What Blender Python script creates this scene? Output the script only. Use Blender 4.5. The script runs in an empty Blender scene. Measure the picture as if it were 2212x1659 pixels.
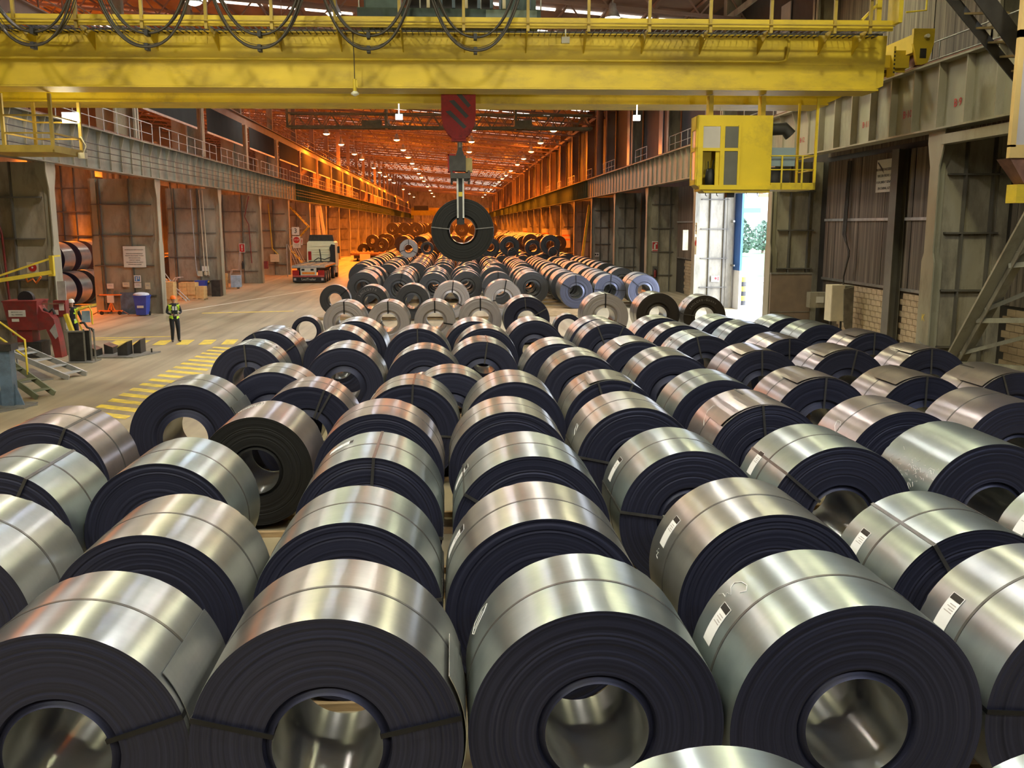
import bpy, math, random
from mathutils import Vector, Matrix
PI = math.pi
random.seed(7)
SC = bpy.context.scene
COL = SC.collection

# ------------------------------------------------------------------ camera
FOC, CX, CY, VPX, VPY, CAMZ = 2000.0, 1106.0, 829.5, 978.0, 486.0, 4.57
Fv = Vector((VPX-CX, -(VPY-CY), -FOC)).normalized()
Uv = Vector((0, -Fv.z, Fv.y)).normalized()
Rv = Fv.cross(Uv)
camd = bpy.data.cameras.new('camera'); camd.sensor_width = 36.0; camd.lens = FOC/2212*36
camd.clip_start = 0.1; camd.clip_end = 900
cam = bpy.data.objects.new('camera', camd); COL.objects.link(cam)
cam.matrix_world = Matrix.Translation((0, 0, CAMZ)) @ Matrix((Rv, Fv, Uv)).to_4x4()
SC.camera = cam
SC.view_settings.view_transform = 'Standard'
SC.view_settings.look = 'None'
SC.view_settings.exposure = 0.0
SC.view_settings.gamma = 1.0
SC.view_settings.use_curve_mapping = False
SC.cycles.use_denoising = True
SC.cycles.max_bounces = 8
SC.cycles.diffuse_bounces = 4
SC.cycles.glossy_bounces = 4
SC.cycles.caustics_reflective = False
SC.cycles.caustics_refractive = False
SC.cycles.sample_clamp_indirect = 6.0

# ------------------------------------------------------------------ world (overcast sky, seen only through the side door)
W = bpy.data.worlds.new('sky'); SC.world = W; W.use_nodes = True
bg = W.node_tree.nodes['Background']
bg.inputs[0].default_value = (0.76, 0.84, 1.0, 1); bg.inputs[1].default_value = 19.0

# ------------------------------------------------------------------ lamps of the hall
NEAR_W, FAR_W, SIDE_W = 2350, 13500, 34000
UP_W = 2000
def lamp_light(name, loc, color, watts, radius=0.28, spot=None):
    d = bpy.data.lights.new(name, 'SPOT' if spot else 'POINT')
    d.energy = watts; d.color = color; d.shadow_soft_size = radius
    if spot: d.spot_size = spot; d.spot_blend = 0.6
    o = bpy.data.objects.new(name, d); COL.objects.link(o); o.location = loc
    return o
WHITE, GREENY, PINKY, BLUEY, SODIUM = (1, .97, .88), (1, .96, .58), (1, .90, .82), (.76, .87, 1.0), (1, .215, .010)
NEAR_LAMPS = []
tints = [WHITE, GREENY, PINKY, BLUEY, WHITE, GREENY, WHITE, BLUEY, PINKY, GREENY]
k = 0
for iy, y in enumerate((-9, 3, 14.0, 31, 47, 62, 77)):
    for ix, x in enumerate((-11.5, -5.2, 2.2, 8.8)):
        xx = x + (0.9 if iy % 2 else -0.6)
        NEAR_LAMPS.append((xx, y + (ix % 2)*2.0, 15.2, tints[k % len(tints)])); k += 1
for (x, y, z, c) in NEAR_LAMPS:
    lamp_light('lamp_light', (x, y, z-0.55), c, NEAR_W*(.5 if y > 58 else 1), 0.42, math.radians(168))
FAR_LAMPS = []
for x, ys in ((11.0, (103, 118, 132, 146, 160, 178, 194, 209, 223, 246, 269, 288, 318, 345)),
              (2.4, (102, 117, 133, 147, 163, 180, 200, 230, 262, 300, 335)),
              (-6.6, (100, 115, 130, 144, 158, 172, 189, 204, 221, 253, 280, 304, 340)),
              (-14.0, (108, 122, 138, 149, 171, 185, 200, 214, 230, 272, 310, 345))):
    for y in ys: FAR_LAMPS.append((x, y, 14.9))
for i, (x, y, z) in enumerate(FAR_LAMPS):
    if y < 235 or i % 2: lamp_light('lamp_light', (x, y, z-0.55), SODIUM, FAR_W*(1 if y < 235 else 1.6), 0.30, math.radians(160))
    if y > 112 and i % 2 == 0: lamp_light('lamp_light', (x, y, z-0.6), SODIUM, UP_W*(1 if y < 180 else 1.8), 0.30)
for y in (44, 56, 69, 82, 95, 108, 134, 160, 190):
    for x in (-26.5, -40): lamp_light('lamp_light', (x, y, 13.0), SODIUM, SIDE_W, 0.4, math.radians(90))

for y in (52, 75, 100, 130): lamp_light('lamp_light', (-34, y, 13.5), SODIUM, 1800, 0.4)
# unseen fill lights added to brighten the far girder of the yellow crane
for x in (-8.5, -1.5, 5.5):
    o = lamp_light('fill_light', (x, 6.0, 5.9), (1, .93, .70), 1900, 0.15, math.radians(46)); o.rotation_euler = (math.radians(102), 0, 0)
# daylight portal in the side doorway
d = bpy.data.lights.new('door_portal', 'AREA'); d.shape = 'RECTANGLE'; d.size = 11.0; d.size_y = 6.9; d.cycles.is_portal = True
o = bpy.data.objects.new('door_portal', d); COL.objects.link(o); o.location = (15.75, 44.6, 3.45); o.rotation_euler = (0, PI/2, 0)
o.rotation_euler = Vector((-1, 0, 0)).to_track_quat('-Z', 'Z').to_euler()

# ------------------------------------------------------------------ mesh builder
class MB:
    def __init__(s): s.v = []; s.f = []; s.m = []; s.sm = []
    def add(s, vs, fs, mi=0, smooth=False):
        b = len(s.v); s.v += [tuple(v) for v in vs]
        for f in fs: s.f.append(tuple(b+i for i in f)); s.m.append(mi); s.sm.append(smooth)
        return s
    def box(s, x0, x1, y0, y1, z0, z1, mi=0):
        return s.add([(x0,y0,z0),(x1,y0,z0),(x1,y1,z0),(x0,y1,z0),(x0,y0,z1),(x1,y0,z1),(x1,y1,z1),(x0,y1,z1)],
              [(0,3,2,1),(4,5,6,7),(0,1,5,4),(1,2,6,5),(2,3,7,6),(3,0,4,7)], mi)
    def cb(s, c, d, mi=0):
        return s.box(c[0]-d[0]/2, c[0]+d[0]/2, c[1]-d[1]/2, c[1]+d[1]/2, c[2]-d[2]/2, c[2]+d[2]/2, mi)
    def hexa(s, bot, top, mi=0):
        return s.add(list(bot)+list(top), [(3,2,1,0),(4,5,6,7),(0,1,5,4),(1,2,6,5),(2,3,7,6),(3,0,4,7)], mi)
    def bar(s, a, b, w, h=None, mi=0, up=(0,0,1)):
        h = h or w; a = Vector(a); b = Vector(b); d = (b-a).normalized(); u = Vector(up)
        if abs(d.dot(u)) > 0.98: u = Vector((1,0,0))
        r = d.cross(u).normalized()*w/2; q = r.cross(d).normalized()*h/2
        return s.hexa([a-r-q, a+r-q, a+r+q, a-r+q], [b-r-q, b+r-q, b+r+q, b-r+q], mi)
    def tube(s, pts, r, n=8, mi=0, caps=True):
        P = [Vector(p) for p in pts]; rings = []; up = None
        rr = r if isinstance(r, (list, tuple)) else [r]*len(P)
        for i, p in enumerate(P):
            d = (P[min(i+1, len(P)-1)]-P[max(i-1, 0)]).normalized()
            if up is None: up = Vector((0,0,1)) if abs(d.z) < .9 else Vector((1,0,0))
            a = d.cross(up)
            if a.length < 1e-4: a = d.cross(Vector((0,1,0)))
            a.normalize(); b = a.cross(d).normalized(); up = b
            rings.append([p+(a*math.cos(2*PI*k/n)+b*math.sin(2*PI*k/n))*rr[i] for k in range(n)])
        vs = [v for R in rings for v in R]; fs = []
        for i in range(len(P)-1):
            for k in range(n):
                k2 = (k+1) % n; fs.append((i*n+k, i*n+k2, (i+1)*n+k2, (i+1)*n+k))
        s.add(vs, fs, mi, True)
        if caps: s.add(rings[0], [tuple(range(n))], mi); s.add(rings[-1], [tuple(reversed(range(n)))], mi)
        return s
    def lathe(s, prof, c=(0,0,0), n=24, mi=0, axis='z', smooth=True, close=False):
        vs = []
        for (r, h) in prof:
            for k in range(n):
                a = 2*PI*k/n; x, y = r*math.cos(a), r*math.sin(a)
                p = (x, y, h) if axis == 'z' else ((x, h, y) if axis == 'y' else (h, x, y))
                vs.append((c[0]+p[0], c[1]+p[1], c[2]+p[2]))
        fs = []; m = len(prof)
        for i in range(m-1 if not close else m):
            j = (i+1) % m
            for k in range(n):
                k2 = (k+1) % n; fs.append((i*n+k, i*n+k2, j*n+k2, j*n+k))
        return s.add(vs, fs, mi, smooth)
    def cyl(s, c, r, h, n=20, mi=0, axis='z', r2=None):
        r2 = r if r2 is None else r2
        s.lathe([(r, -h/2), (r2, h/2)], c, n, mi, axis)
        s.lathe([(0.001, -h/2), (r, -h/2)], c, n, mi, axis, False); s.lathe([(r2, h/2), (0.001, h/2)], c, n, mi, axis, False)
        return s
    def prism(s, poly, y0, y1, mi=0, plane='xz'):
        n = len(poly)
        def P(a, b, t): return (a, t, b) if plane == 'xz' else ((t, a, b) if plane == 'yz' else (a, b, t))
        vs = [P(a, b, y0) for a, b in poly]+[P(a, b, y1) for a, b in poly]
        fs = [tuple(range(n)), tuple(reversed(range(n, 2*n)))]+[(i, (i+1) % n, n+(i+1) % n, n+i) for i in range(n)]
        return s.add(vs, fs, mi)
    def ball(s, c, r, mi=0, n=14, m=9, sc=(1,1,1)):
        vs = []; fs = []
        for i in range(m+1):
            t = PI*i/m
            for k in range(n):
                a = 2*PI*k/n
                vs.append((c[0]+r*sc[0]*math.sin(t)*math.cos(a), c[1]+r*sc[1]*math.sin(t)*math.sin(a), c[2]+r*sc[2]*math.cos(t)))
        for i in range(m):
            for k in range(n):
                k2 = (k+1) % n; fs.append((i*n+k, (i+1)*n+k, (i+1)*n+k2, i*n+k2))
        return s.add(vs, fs, mi, True)
    def mesh(s, name, mats):
        me = bpy.data.meshes.new(name); me.from_pydata(s.v, [], s.f)
        for m in (mats if isinstance(mats, (list, tuple)) else [mats]): me.materials.append(m)
        me.polygons.foreach_set('material_index', s.m); me.polygons.foreach_set('use_smooth', s.sm)
        me.update(); return me
    def build(s, name, mats, parent=None, loc=None, rz=0):
        return link(name, s.mesh(name, mats), parent, loc, rz)

def link(name, me, parent=None, loc=None, rz=0, sc=None):
    o = bpy.data.objects.new(name, me); COL.objects.link(o)
    if loc is not None: o.location = loc
    if rz: o.rotation_euler = (0, 0, rz)
    if sc is not None: o.scale = sc
    if parent is not None: o.parent = parent
    return o
LABELS = set()
def tag(o, label, cat, group=None):
    o['label'] = label; o['category'] = cat
    if group: o['group'] = group
    return o
def thing(name, label, cat, loc=(0,0,0), rz=0, group=None):
    return tag(link(name, None, None, loc, rz), label, cat, group)
def struct(o): o['kind'] = 'structure'; return o
def text_mesh(txt, size, mat, extrude=0.002, align='CENTER', spacing=1.0):
    cu = bpy.data.curves.new('txt', 'FONT'); cu.body = txt; cu.size = size; cu.extrude = extrude
    cu.align_x = align; cu.align_y = 'CENTER'; cu.space_character = spacing; cu.resolution_u = 2
    ob = bpy.data.objects.new('txt', cu); COL.objects.link(ob)
    bpy.context.view_layer.update()
    me = bpy.data.meshes.new_from_object(ob.evaluated_get(bpy.context.evaluated_depsgraph_get()))
    bpy.data.objects.remove(ob); bpy.data.curves.remove(cu)
    me.materials.clear(); me.materials.append(mat)
    return me
def text(txt, size, mat, parent, loc, facing='-y', name='lettering', spacing=1.0):
    me = text_mesh(txt, size, mat, spacing=spacing)
    o = link(name, me, parent, loc)
    o.rotation_euler = {'-y': (PI/2, 0, 0), '-x': (PI/2, 0, -PI/2), '+x': (PI/2, 0, PI/2)}[facing]
    return o

# ------------------------------------------------------------------ materials
def mat(name, col, rough=.6, metal=0., var=.25, scale=3., bump=0., dirt=None, dirt_amt=.0, dscale=1.2, stretch=(1,1,1), spec=.5, coords='Object'):
    m = bpy.data.materials.new(name); m.use_nodes = True; nt = m.node_tree; N = nt.nodes; L = nt.links
    b = N['Principled BSDF']; b.inputs['Roughness'].default_value = rough; b.inputs['Metallic'].default_value = metal
    b.inputs['Specular IOR Level'].default_value = spec
    tc = N.new('ShaderNodeTexCoord'); mp = N.new('ShaderNodeMapping'); mp.inputs['Scale'].default_value = stretch
    L.new(tc.outputs[coords], mp.inputs[0])
    nz = N.new('ShaderNodeTexNoise'); nz.inputs['Scale'].default_value = scale; nz.inputs['Detail'].default_value = 6
    L.new(mp.outputs[0], nz.inputs['Vector'])
    rp = N.new('ShaderNodeValToRGB'); L.new(nz.outputs['Fac'], rp.inputs[0])
    lo = [max(0, c*(1-var)) for c in col]; hi = [min(1, c*(1+var)) for c in col]
    rp.color_ramp.elements[0].position = .3; rp.color_ramp.elements[1].position = .7
    rp.color_ramp.elements[0].color = (*lo, 1); rp.color_ramp.elements[1].color = (*hi, 1)
    out = rp.outputs[0]
    if dirt is not None:
        n2 = N.new('ShaderNodeTexNoise'); n2.inputs['Scale'].default_value = dscale; n2.inputs['Detail'].default_value = 8; n2.inputs['Roughness'].default_value = .7
        L.new(mp.outputs[0], n2.inputs['Vector'])
        r2 = N.new('ShaderNodeValToRGB'); r2.color_ramp.elements[0].position = .55-.2*dirt_amt; r2.color_ramp.elements[1].position = .75
        L.new(n2.outputs['Fac'], r2.inputs[0])
        mx = N.new('ShaderNodeMix'); mx.data_type = 'RGBA'; mx.inputs['B'].default_value = (*dirt, 1)
        L.new(r2.outputs[0], mx.inputs['Factor']); L.new(out, mx.inputs['A']); out = mx.outputs['Result']
    L.new(out, b.inputs['Base Color'])
    if bump:
        bp = N.new('ShaderNodeBump'); bp.inputs['Strength'].default_value = bump; bp.inputs['Distance'].default_value = .02
        L.new(nz.outputs['Fac'], bp.inputs['Height']); L.new(bp.outputs[0], b.inputs['Normal'])
    return m
def emit(name, col, strength):
    m = bpy.data.materials.new(name); m.use_nodes = True; nt = m.node_tree
    b = nt.nodes['Principled BSDF']; b.inputs['Base Color'].default_value = (*col, 1)
    b.inputs['Emission Color'].default_value = (*col, 1); b.inputs['Emission Strength'].default_value = strength
    m.cycles.emission_sampling = 'NONE'
    return m
def steel(name, col, rough=.33):
    m = bpy.data.materials.new(name); m.use_nodes = True; nt = m.node_tree; N = nt.nodes; L = nt.links
    b = N['Principled BSDF']; b.inputs['Metallic'].default_value = .88
    tc = N.new('ShaderNodeTexCoord'); oi = N.new('ShaderNodeObjectInfo')
    ad = N.new('ShaderNodeVectorMath'); ad.operation = 'ADD'
    L.new(tc.outputs['Object'], ad.inputs[0]); L.new(oi.outputs['Random'], ad.inputs[1])
    # rolled texture: fine lines running round the coil, broad clouds of tone
    mp = N.new('ShaderNodeMapping'); mp.inputs['Scale'].default_value = (.5, 14, .5); L.new(ad.outputs[0], mp.inputs[0])
    n1 = N.new('ShaderNodeTexNoise'); n1.inputs['Scale'].default_value = 2.2; n1.inputs['Detail'].default_value = 5; L.new(mp.outputs[0], n1.inputs['Vector'])
    n2 = N.new('ShaderNodeTexNoise'); n2.inputs['Scale'].default_value = 2.1; n2.inputs['Detail'].default_value = 4; L.new(ad.outputs[0], n2.inputs['Vector'])
    r1 = N.new('ShaderNodeValToRGB'); L.new(n2.outputs['Fac'], r1.inputs[0])
    r1.color_ramp.elements[0].position = .3; r1.color_ramp.elements[1].position = .7
    r1.color_ramp.elements[0].color = (col[0]*.80, col[1]*.82, col[2]*.86, 1); r1.color_ramp.elements[1].color = (*[min(1, c*1.12) for c in col], 1)
    r2 = N.new('ShaderNodeValToRGB'); L.new(n1.outputs['Fac'], r2.inputs[0])
    r2.color_ramp.elements[0].color = (.94, .94, .94, 1); r2.color_ramp.elements[1].color = (1.03, 1.03, 1.03, 1)
    mx = N.new('ShaderNodeMix'); mx.data_type = 'RGBA'; mx.blend_type = 'MULTIPLY'; mx.inputs['Factor'].default_value = 1
    L.new(r1.outputs[0], mx.inputs['A']); L.new(r2.outputs[0], mx.inputs['B']); L.new(mx.outputs['Result'], b.inputs['Base Color'])
    mr = N.new('ShaderNodeMapRange'); mr.inputs['To Min'].default_value = rough*.96; mr.inputs['To Max'].default_value = rough*1.06
    L.new(n2.outputs['Fac'], mr.inputs['Value']); L.new(mr.outputs[0], b.inputs['Roughness'])
    tg = N.new('ShaderNodeTangent'); tg.direction_type = 'RADIAL'; tg.axis = 'Y'
    b.inputs['Anisotropic'].default_value = .8; b.inputs['Anisotropic Rotation'].default_value = .25
    L.new(tg.outputs[0], b.inputs['Tangent'])
    return m
def edges(name, col, rough=.55, metal=.3, contrast=.5):
    m = bpy.data.materials.new(name); m.use_nodes = True; nt = m.node_tree; N = nt.nodes; L = nt.links
    b = N['Principled BSDF']; b.inputs['Metallic'].default_value = metal; b.inputs['Roughness'].default_value = rough
    b.inputs['Specular IOR Level'].default_value = .35
    tc = N.new('ShaderNodeTexCoord'); sx = N.new('ShaderNodeSeparateXYZ'); L.new(tc.outputs['Object'], sx.inputs[0])
    cx = N.new('ShaderNodeCombineXYZ'); L.new(sx.outputs['X'], cx.inputs[0]); L.new(sx.outputs['Z'], cx.inputs[1])
    ln = N.new('ShaderNodeVectorMath'); ln.operation = 'LENGTH'; L.new(cx.outputs[0], ln.inputs[0])
    oi = N.new('ShaderNodeObjectInfo')
    nz = N.new('ShaderNodeTexNoise'); nz.noise_dimensions = '2D'; nz.inputs['Scale'].default_value = 1; nz.inputs['Detail'].default_value = 5; nz.inputs['Roughness'].default_value = .75
    c2 = N.new('ShaderNodeCombineXYZ'); mu = N.new('ShaderNodeMath'); mu.operation = 'MULTIPLY'; mu.inputs[1].default_value = 38
    L.new(ln.outputs['Value'], mu.inputs[0]); L.new(mu.outputs[0], c2.inputs[0])
    m2 = N.new('ShaderNodeMath'); m2.operation = 'MULTIPLY'; m2.inputs[1].default_value = 50; L.new(oi.outputs['Random'], m2.inputs[0]); L.new(m2.outputs[0], c2.inputs[1])
    L.new(c2.outputs[0], nz.inputs['Vector'])
    rp = N.new('ShaderNodeValToRGB'); L.new(nz.outputs['Fac'], rp.inputs[0])
    rp.color_ramp.elements[0].position = .28; rp.color_ramp.elements[1].position = .72
    rp.color_ramp.elements[0].color = (*[c*(1-contrast) for c in col], 1); rp.color_ramp.elements[1].color = (*[c*(1+contrast) for c in col], 1)
    L.new(rp.outputs[0], b.inputs['Base Color'])
    bp = N.new('ShaderNodeBump'); bp.inputs['Strength'].default_value = .25; bp.inputs['Distance'].default_value = .003
    L.new(nz.outputs['Fac'], bp.inputs['Height']); L.new(bp.outputs[0], b.inputs['Normal'])
    return m
M = dict(
 st_green=steel('steel_greenish', (.385, .425, .415), .35), st_grey=steel('steel_grey', (.415, .43, .43), .34),
 st_warm=steel('steel_warm', (.43, .425, .395), .34), st_pink=steel('steel_pinkish', (.45, .40, .395), .32),
 st_bore=steel('steel_bore', (.50, .50, .46), .28),
 ed_dark=edges('edges_dark', (.030, .032, .058), .46, .4, .38), ed_black=edges('edges_black', (.012, .0115, .0105), .65, .1, .25),
 ed_light=edges('edges_light', (.42, .39, .39), .42, .6, .14), ed_brown=edges('edges_brown', (.035, .028, .024), .5, .3, .3),
 ed_daylit=edges('edges_daylit_blue', (.085, .09, .125), .38, .5, .15), ed_mid=edges('edges_mid', (.05, .05, .052), .5, .3, .25),  # bluish faces: daylight from the doorway is put into their colour
 strap=mat('strap_steel', (.13, .125, .12), .4, .7, .2, 6), strap_dark=mat('strap_black', (.012, .012, .014), .45, .4, .2, 6),
 paper=mat('paper', (.80, .80, .82), .6, 0, .05), ink=mat('ink_black', (.01, .01, .01), .5), inkgrey=mat('ink_grey', (.42, .38, .38), .6),
 chalk=mat('chalk', (.9, .92, .9), .9), chalkdim=mat('chalk_dim', (.22, .21, .20), .9),
 grey=mat('grey_paint', (.33, .295, .215), .55, 0, .16, 1.4, .1, (.06, .048, .035), .45, .9, (1,1,.35)),
 greyl=mat('grey_paint_light', (.30, .28, .20), .5, 0, .12, 1.5, .05, (.12, .10, .07), .25, .7, (1,1,.4)),
 greyd=mat('grey_dark_and_rib_shade', (.11, .10, .08), .6, 0, .2, 1.4, .1),
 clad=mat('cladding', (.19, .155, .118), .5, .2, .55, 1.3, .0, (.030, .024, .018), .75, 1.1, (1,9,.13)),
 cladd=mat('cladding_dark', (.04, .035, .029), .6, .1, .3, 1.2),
 rust=mat('rust', (.17, .08, .05), .8, .1, .4, 5, .2),
 yellow=mat('crane_yellow', (.60, .43, .022), .52, 0, .12, 1.2, .10, (.27, .18, .035), .30, .55, (.7,1,1.8)),
 yellow2=mat('crane_yellow_clean', (.66, .475, .010), .52, 0, .07, 1.5, .04, (.33, .23, .02), .22, .9),
 yellow_shaded=mat('crane_yellow_shaded', (.36, .25, .035), .55, 0, .25, 2), frame_tan=mat('frame_tan', (.55, .38, .13), .5, 0, .1, 2),  # crane-post yellow is darkened: the backlit look is put into its colour
 yrail=mat('rail_yellow', (.62, .46, .03), .5, 0, .15, 3), yelp=mat('paint_yellow', (.78, .58, .05), .7, 0, .2, 3, 0, (.35, .28, .14), .5, 2.5),
 conc=None, red=mat('red_paint', (.22, .022, .018), .5, 0, .25, 3, .1, (.10, .05, .04), .4, 2), hookred=mat('hook_red', (.36, .010, .010), .65, 0, .3, 3, .2, (.04,.006,.006), .6, 3),
 black=mat('black_rubber', (.012, .012, .012), .6), dark=mat('dark_steel', (.045, .042, .038), .5, .5, .3, 4, .1),
 steelc=mat('plain_steel', (.25, .24, .21), .45, .5, .25, 4, .1), galv=mat('galvanised', (.42, .42, .40), .45, .4, .2, 4),
 greyblue=mat('blue_grey_paint', (.10, .15, .21), .5, 0, .3, 3, .1, (.05,.06,.07), .5, 2), panelb=mat('panel_bluegrey', (.20, .26, .28), .5, 0, .06, 2),
 gird=mat('girder_grey', (.19, .18, .13), .55, 0, .2, 1.2, .1, (.07, .06, .04), .4, .8, (1,1,.5)), black_skirt=mat('black_sheet', (.016, .014, .013), .6, 0, .3, 1), ggreen=mat('girder_green', (.060, .085, .030), .6, 0, .25, 1.2, .05), green=mat('green_machine', (.045, .075, .06), .5, .1, .3, 3, .1), greenst=mat('olive_stair', (.16, .17, .10), .6, .1, .2, 3),
 bluebin=mat('blue_plastic', (.035, .065, .36), .4, 0, .12, 3), bag=mat('plastic_bag', (.62, .62, .68), .3, 0, .1, 8, .4),
 white=mat('white_paint', (.72, .70, .58), .4, 0, .06, 2), whitec=mat('cab_white', (.75, .76, .52), .35, 0, .05, 2), cream=mat('cream', (.60, .53, .36), .6, 0, .08, 3),
 sign=mat('sign_white', (.62, .60, .52), .6, 0, .06, 2), signred=mat('sign_red', (.42, .02, .02), .5), signblue=mat('sign_blue', (.04, .17, .42), .5),
 card=mat('cardboard', (.50, .31, .12), .8, 0, .18, 4, .1), wood=mat('timber', (.42, .29, .15), .8, 0, .25, 3, .2, None, 0, 1, (1,6,6)),
 glass=mat('cab_glass', (.16, .16, .14), .12, .2, .2, 1.2), glassl=mat('cab_glass_light', (.50, .46, .42), .25, 0, .1, 1.2),
 orangep=mat('orange_paint', (.75, .20, .03), .6, 0, .2, 3), amber=mat('amber_plate', (.80, .26, .02), .5), redl=mat('red_lens', (.35, .01, .01), .3),
 hivis=mat('hivis_yellow', (.55, .80, .04), .6, 0, .08, 6), navy=mat('navy_cloth', (.014, .015, .02), .85), skin=mat('skin', (.52, .28, .19), .5, 0, .05),
 helmo=mat('helmet_orange', (.90, .17, .01), .3), helmw=mat('helmet_white', (.75, .74, .68), .3), refl=mat('reflective_tape', (.55, .56, .55), .35),
 hair=mat('hair', (.03, .02, .015), .7), boot=mat('boot', (.06, .055, .05), .7), lips=mat('lips', (.35, .12, .10), .6),
 brick=mat('block', (.40, .30, .18), .85, 0, .22, 2, .3, (.20,.13,.07), .4, 1.6, coords='Generated'), mortar=mat('mortar', (.10, .075, .05), .9),
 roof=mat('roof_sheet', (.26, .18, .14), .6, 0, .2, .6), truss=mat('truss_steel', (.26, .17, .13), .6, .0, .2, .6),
 grass=mat('lawn', (.026, .085, .012), .9, 0, .3, 1.5, .3), leaf=mat('tree_leaf', (.10, .155, .11), .8, 0, .4, 3), bark=mat('bark', (.15, .10, .07), .9),
 asph=mat('yard_concrete', (.62, .62, .64), .7, 0, .1, 1), bluew=mat('blue_cladding', (.03, .12, .40), .5, 0, .05, 2), bldg=mat('pale_render', (.70, .70, .72), .8, 0, .04),
 sky_l=emit('skylight_glow', (1.0, .90, .78), 2.2), lampw=emit('lamp_glow_white', (1, .95, .82), 12), lampo=emit('lamp_glow_sodium', (1, .62, .22), 22),
 winl=emit('window_glow', (1.0, .92, .80), 2.6), mint=mat('cart_yellow', (.60, .52, .03), .5), lightblue=mat('pale_blue', (.30, .42, .55), .5),
 cable=mat('cable_black', (.035, .028, .018), .55), wave=mat('plastic_film', (.50, .52, .50), .25, 0, .2, 8, .3))

# floor: worn concrete with tyre arcs
def floor_mat():
    m = bpy.data.materials.new('worn_concrete'); m.use_nodes = True; nt = m.node_tree; N = nt.nodes; L = nt.links
    b = N['Principled BSDF']
    tc = N.new('ShaderNodeTexCoord')
    n1 = N.new('ShaderNodeTexNoise'); n1.inputs['Scale'].default_value = .35; n1.inputs['Detail'].default_value = 9; n1.inputs['Roughness'].default_value = .65
    L.new(tc.outputs['Object'], n1.inputs['Vector'])
    r1 = N.new('ShaderNodeValToRGB'); L.new(n1.outputs['Fac'], r1.inputs[0])
    e = r1.color_ramp.elements; e[0].position = .30; e[0].color = (.29, .24, .15, 1); e[1].position = .72; e[1].color = (.47, .40, .265, 1)
    # tyre tracks: long soft smears along and across the lane
    prev = r1.outputs[0]
    for rot, sc, lo_ in ((.42, (.9, .05, 1), .72), (1.25, (.8, .045, 1), .80), (-.2, (.5, .03, 1), .84)):
        mp = N.new('ShaderNodeMapping'); mp.inputs['Rotation'].default_value = (0, 0, rot); mp.inputs['Scale'].default_value = sc
        L.new(tc.outputs['Object'], mp.inputs[0])
        wv = N.new('ShaderNodeTexNoise'); wv.inputs['Scale'].default_value = 1.6; wv.inputs['Detail'].default_value = 4; wv.inputs['Distortion'].default_value = .6
        L.new(mp.outputs[0], wv.inputs['Vector'])
        r2 = N.new('ShaderNodeValToRGB'); L.new(wv.outputs['Fac'], r2.inputs[0])
        r2.color_ramp.elements[0].position = .36; r2.color_ramp.elements[0].color = (lo_, lo_*.98, lo_*.96, 1); r2.color_ramp.elements[1].position = .50; r2.color_ramp.elements[1].color = (1, 1, 1, 1)
        mx = N.new('ShaderNodeMix'); mx.data_type = 'RGBA'; mx.blend_type = 'MULTIPLY'; mx.inputs['Factor'].default_value = .9
        L.new(prev, mx.inputs['A']); L.new(r2.outputs[0], mx.inputs['B']); prev = mx.outputs['Result']
    L.new(prev, b.inputs['Base Color'])
    mr = N.new('ShaderNodeMapRange'); mr.inputs['To Min'].default_value = .35; mr.inputs['To Max'].default_value = .62
    L.new(n1.outputs['Fac'], mr.inputs['Value']); L.new(mr.outputs[0], b.inputs['Roughness'])
    return m
M['conc'] = floor_mat()

# ------------------------------------------------------------------ setting: shell
YEND = 362.0
def roofz(x): return 16.7+.075*(13.5-x)
fl = struct(MB().box(-48, 15.6, -22, YEND, -.3, 0).build('floor', M['conc']))
mb = MB()
mb.hexa([(-48,-22,roofz(-48)+.25),(17.2,-22,roofz(17.2)+.25),(17.2,YEND,roofz(17.2)+.25),(-48,YEND,roofz(-48)+.25)],
        [(-48,-22,roofz(-48)+.6),(17.2,-22,roofz(17.2)+.6),(17.2,YEND,roofz(17.2)+.6),(-48,YEND,roofz(-48)+.6)])
roof = struct(mb.build('ceiling', M['roof']))
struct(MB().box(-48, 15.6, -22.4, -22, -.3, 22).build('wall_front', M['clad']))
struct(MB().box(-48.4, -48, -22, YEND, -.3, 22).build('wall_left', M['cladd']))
wb = struct(MB().box(-48, 9.0, YEND, YEND+.4, -.3, 22).box(9.0, 12.0, YEND, YEND+.4, 6.5, 22).box(12, 15.6, YEND, YEND+.4, -.3, 22).build('wall_back', M['grey']))
for x in range(-14, 15, 4): MB().box(x-.15, x+.15, YEND-.3, YEND, 0, 17).build('wall_post', M['greyl'], wb)
for z in (3, 6, 9, 12): MB().box(-15, 15, YEND-.2, YEND, z-.12, z+.12).build('wall_rail', M['greyl'], wb)
# right outer wall: solid backing with the doorway (Y 39.2-49.6) left open
XW = 15.5
DY0, DY1, DZ = 39.3, 51.5, 6.9
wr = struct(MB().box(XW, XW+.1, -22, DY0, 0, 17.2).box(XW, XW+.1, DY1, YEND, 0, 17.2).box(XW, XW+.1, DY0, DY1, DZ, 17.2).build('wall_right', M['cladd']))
def corrugated(y0, y1, z0, z1, x, pitch=.16, depth=.07):
    b = MB(); n = max(2, int((y1-y0)/pitch)*2); vs = []; fs = []
    for i in range(n+1):
        y = y0+(y1-y0)*i/n; xx = x-(depth if (i//1) % 2 else 0)
        vs += [(xx, y, z0), (xx, y, z1)]
    for i in range(n): fs.append((2*i, 2*i+2, 2*i+3, 2*i+1))
    b.add(vs, fs); return b
def sheets(parent, y0, y1, z0, z1, x, w, m, pitch=.24):
    n = max(1, round((y1-y0)/w)); d = (y1-y0)/n
    for i in range(n):
        corrugated(y0+i*d, y0+(i+1)*d-.02, z0, z1, x-.02*(i % 2), pitch).build('cladding_sheet', m, parent)
sheets(wr, 25.6, 38.1, 2.35, 7.1, XW-.03, 1.05, M['clad'])
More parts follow.
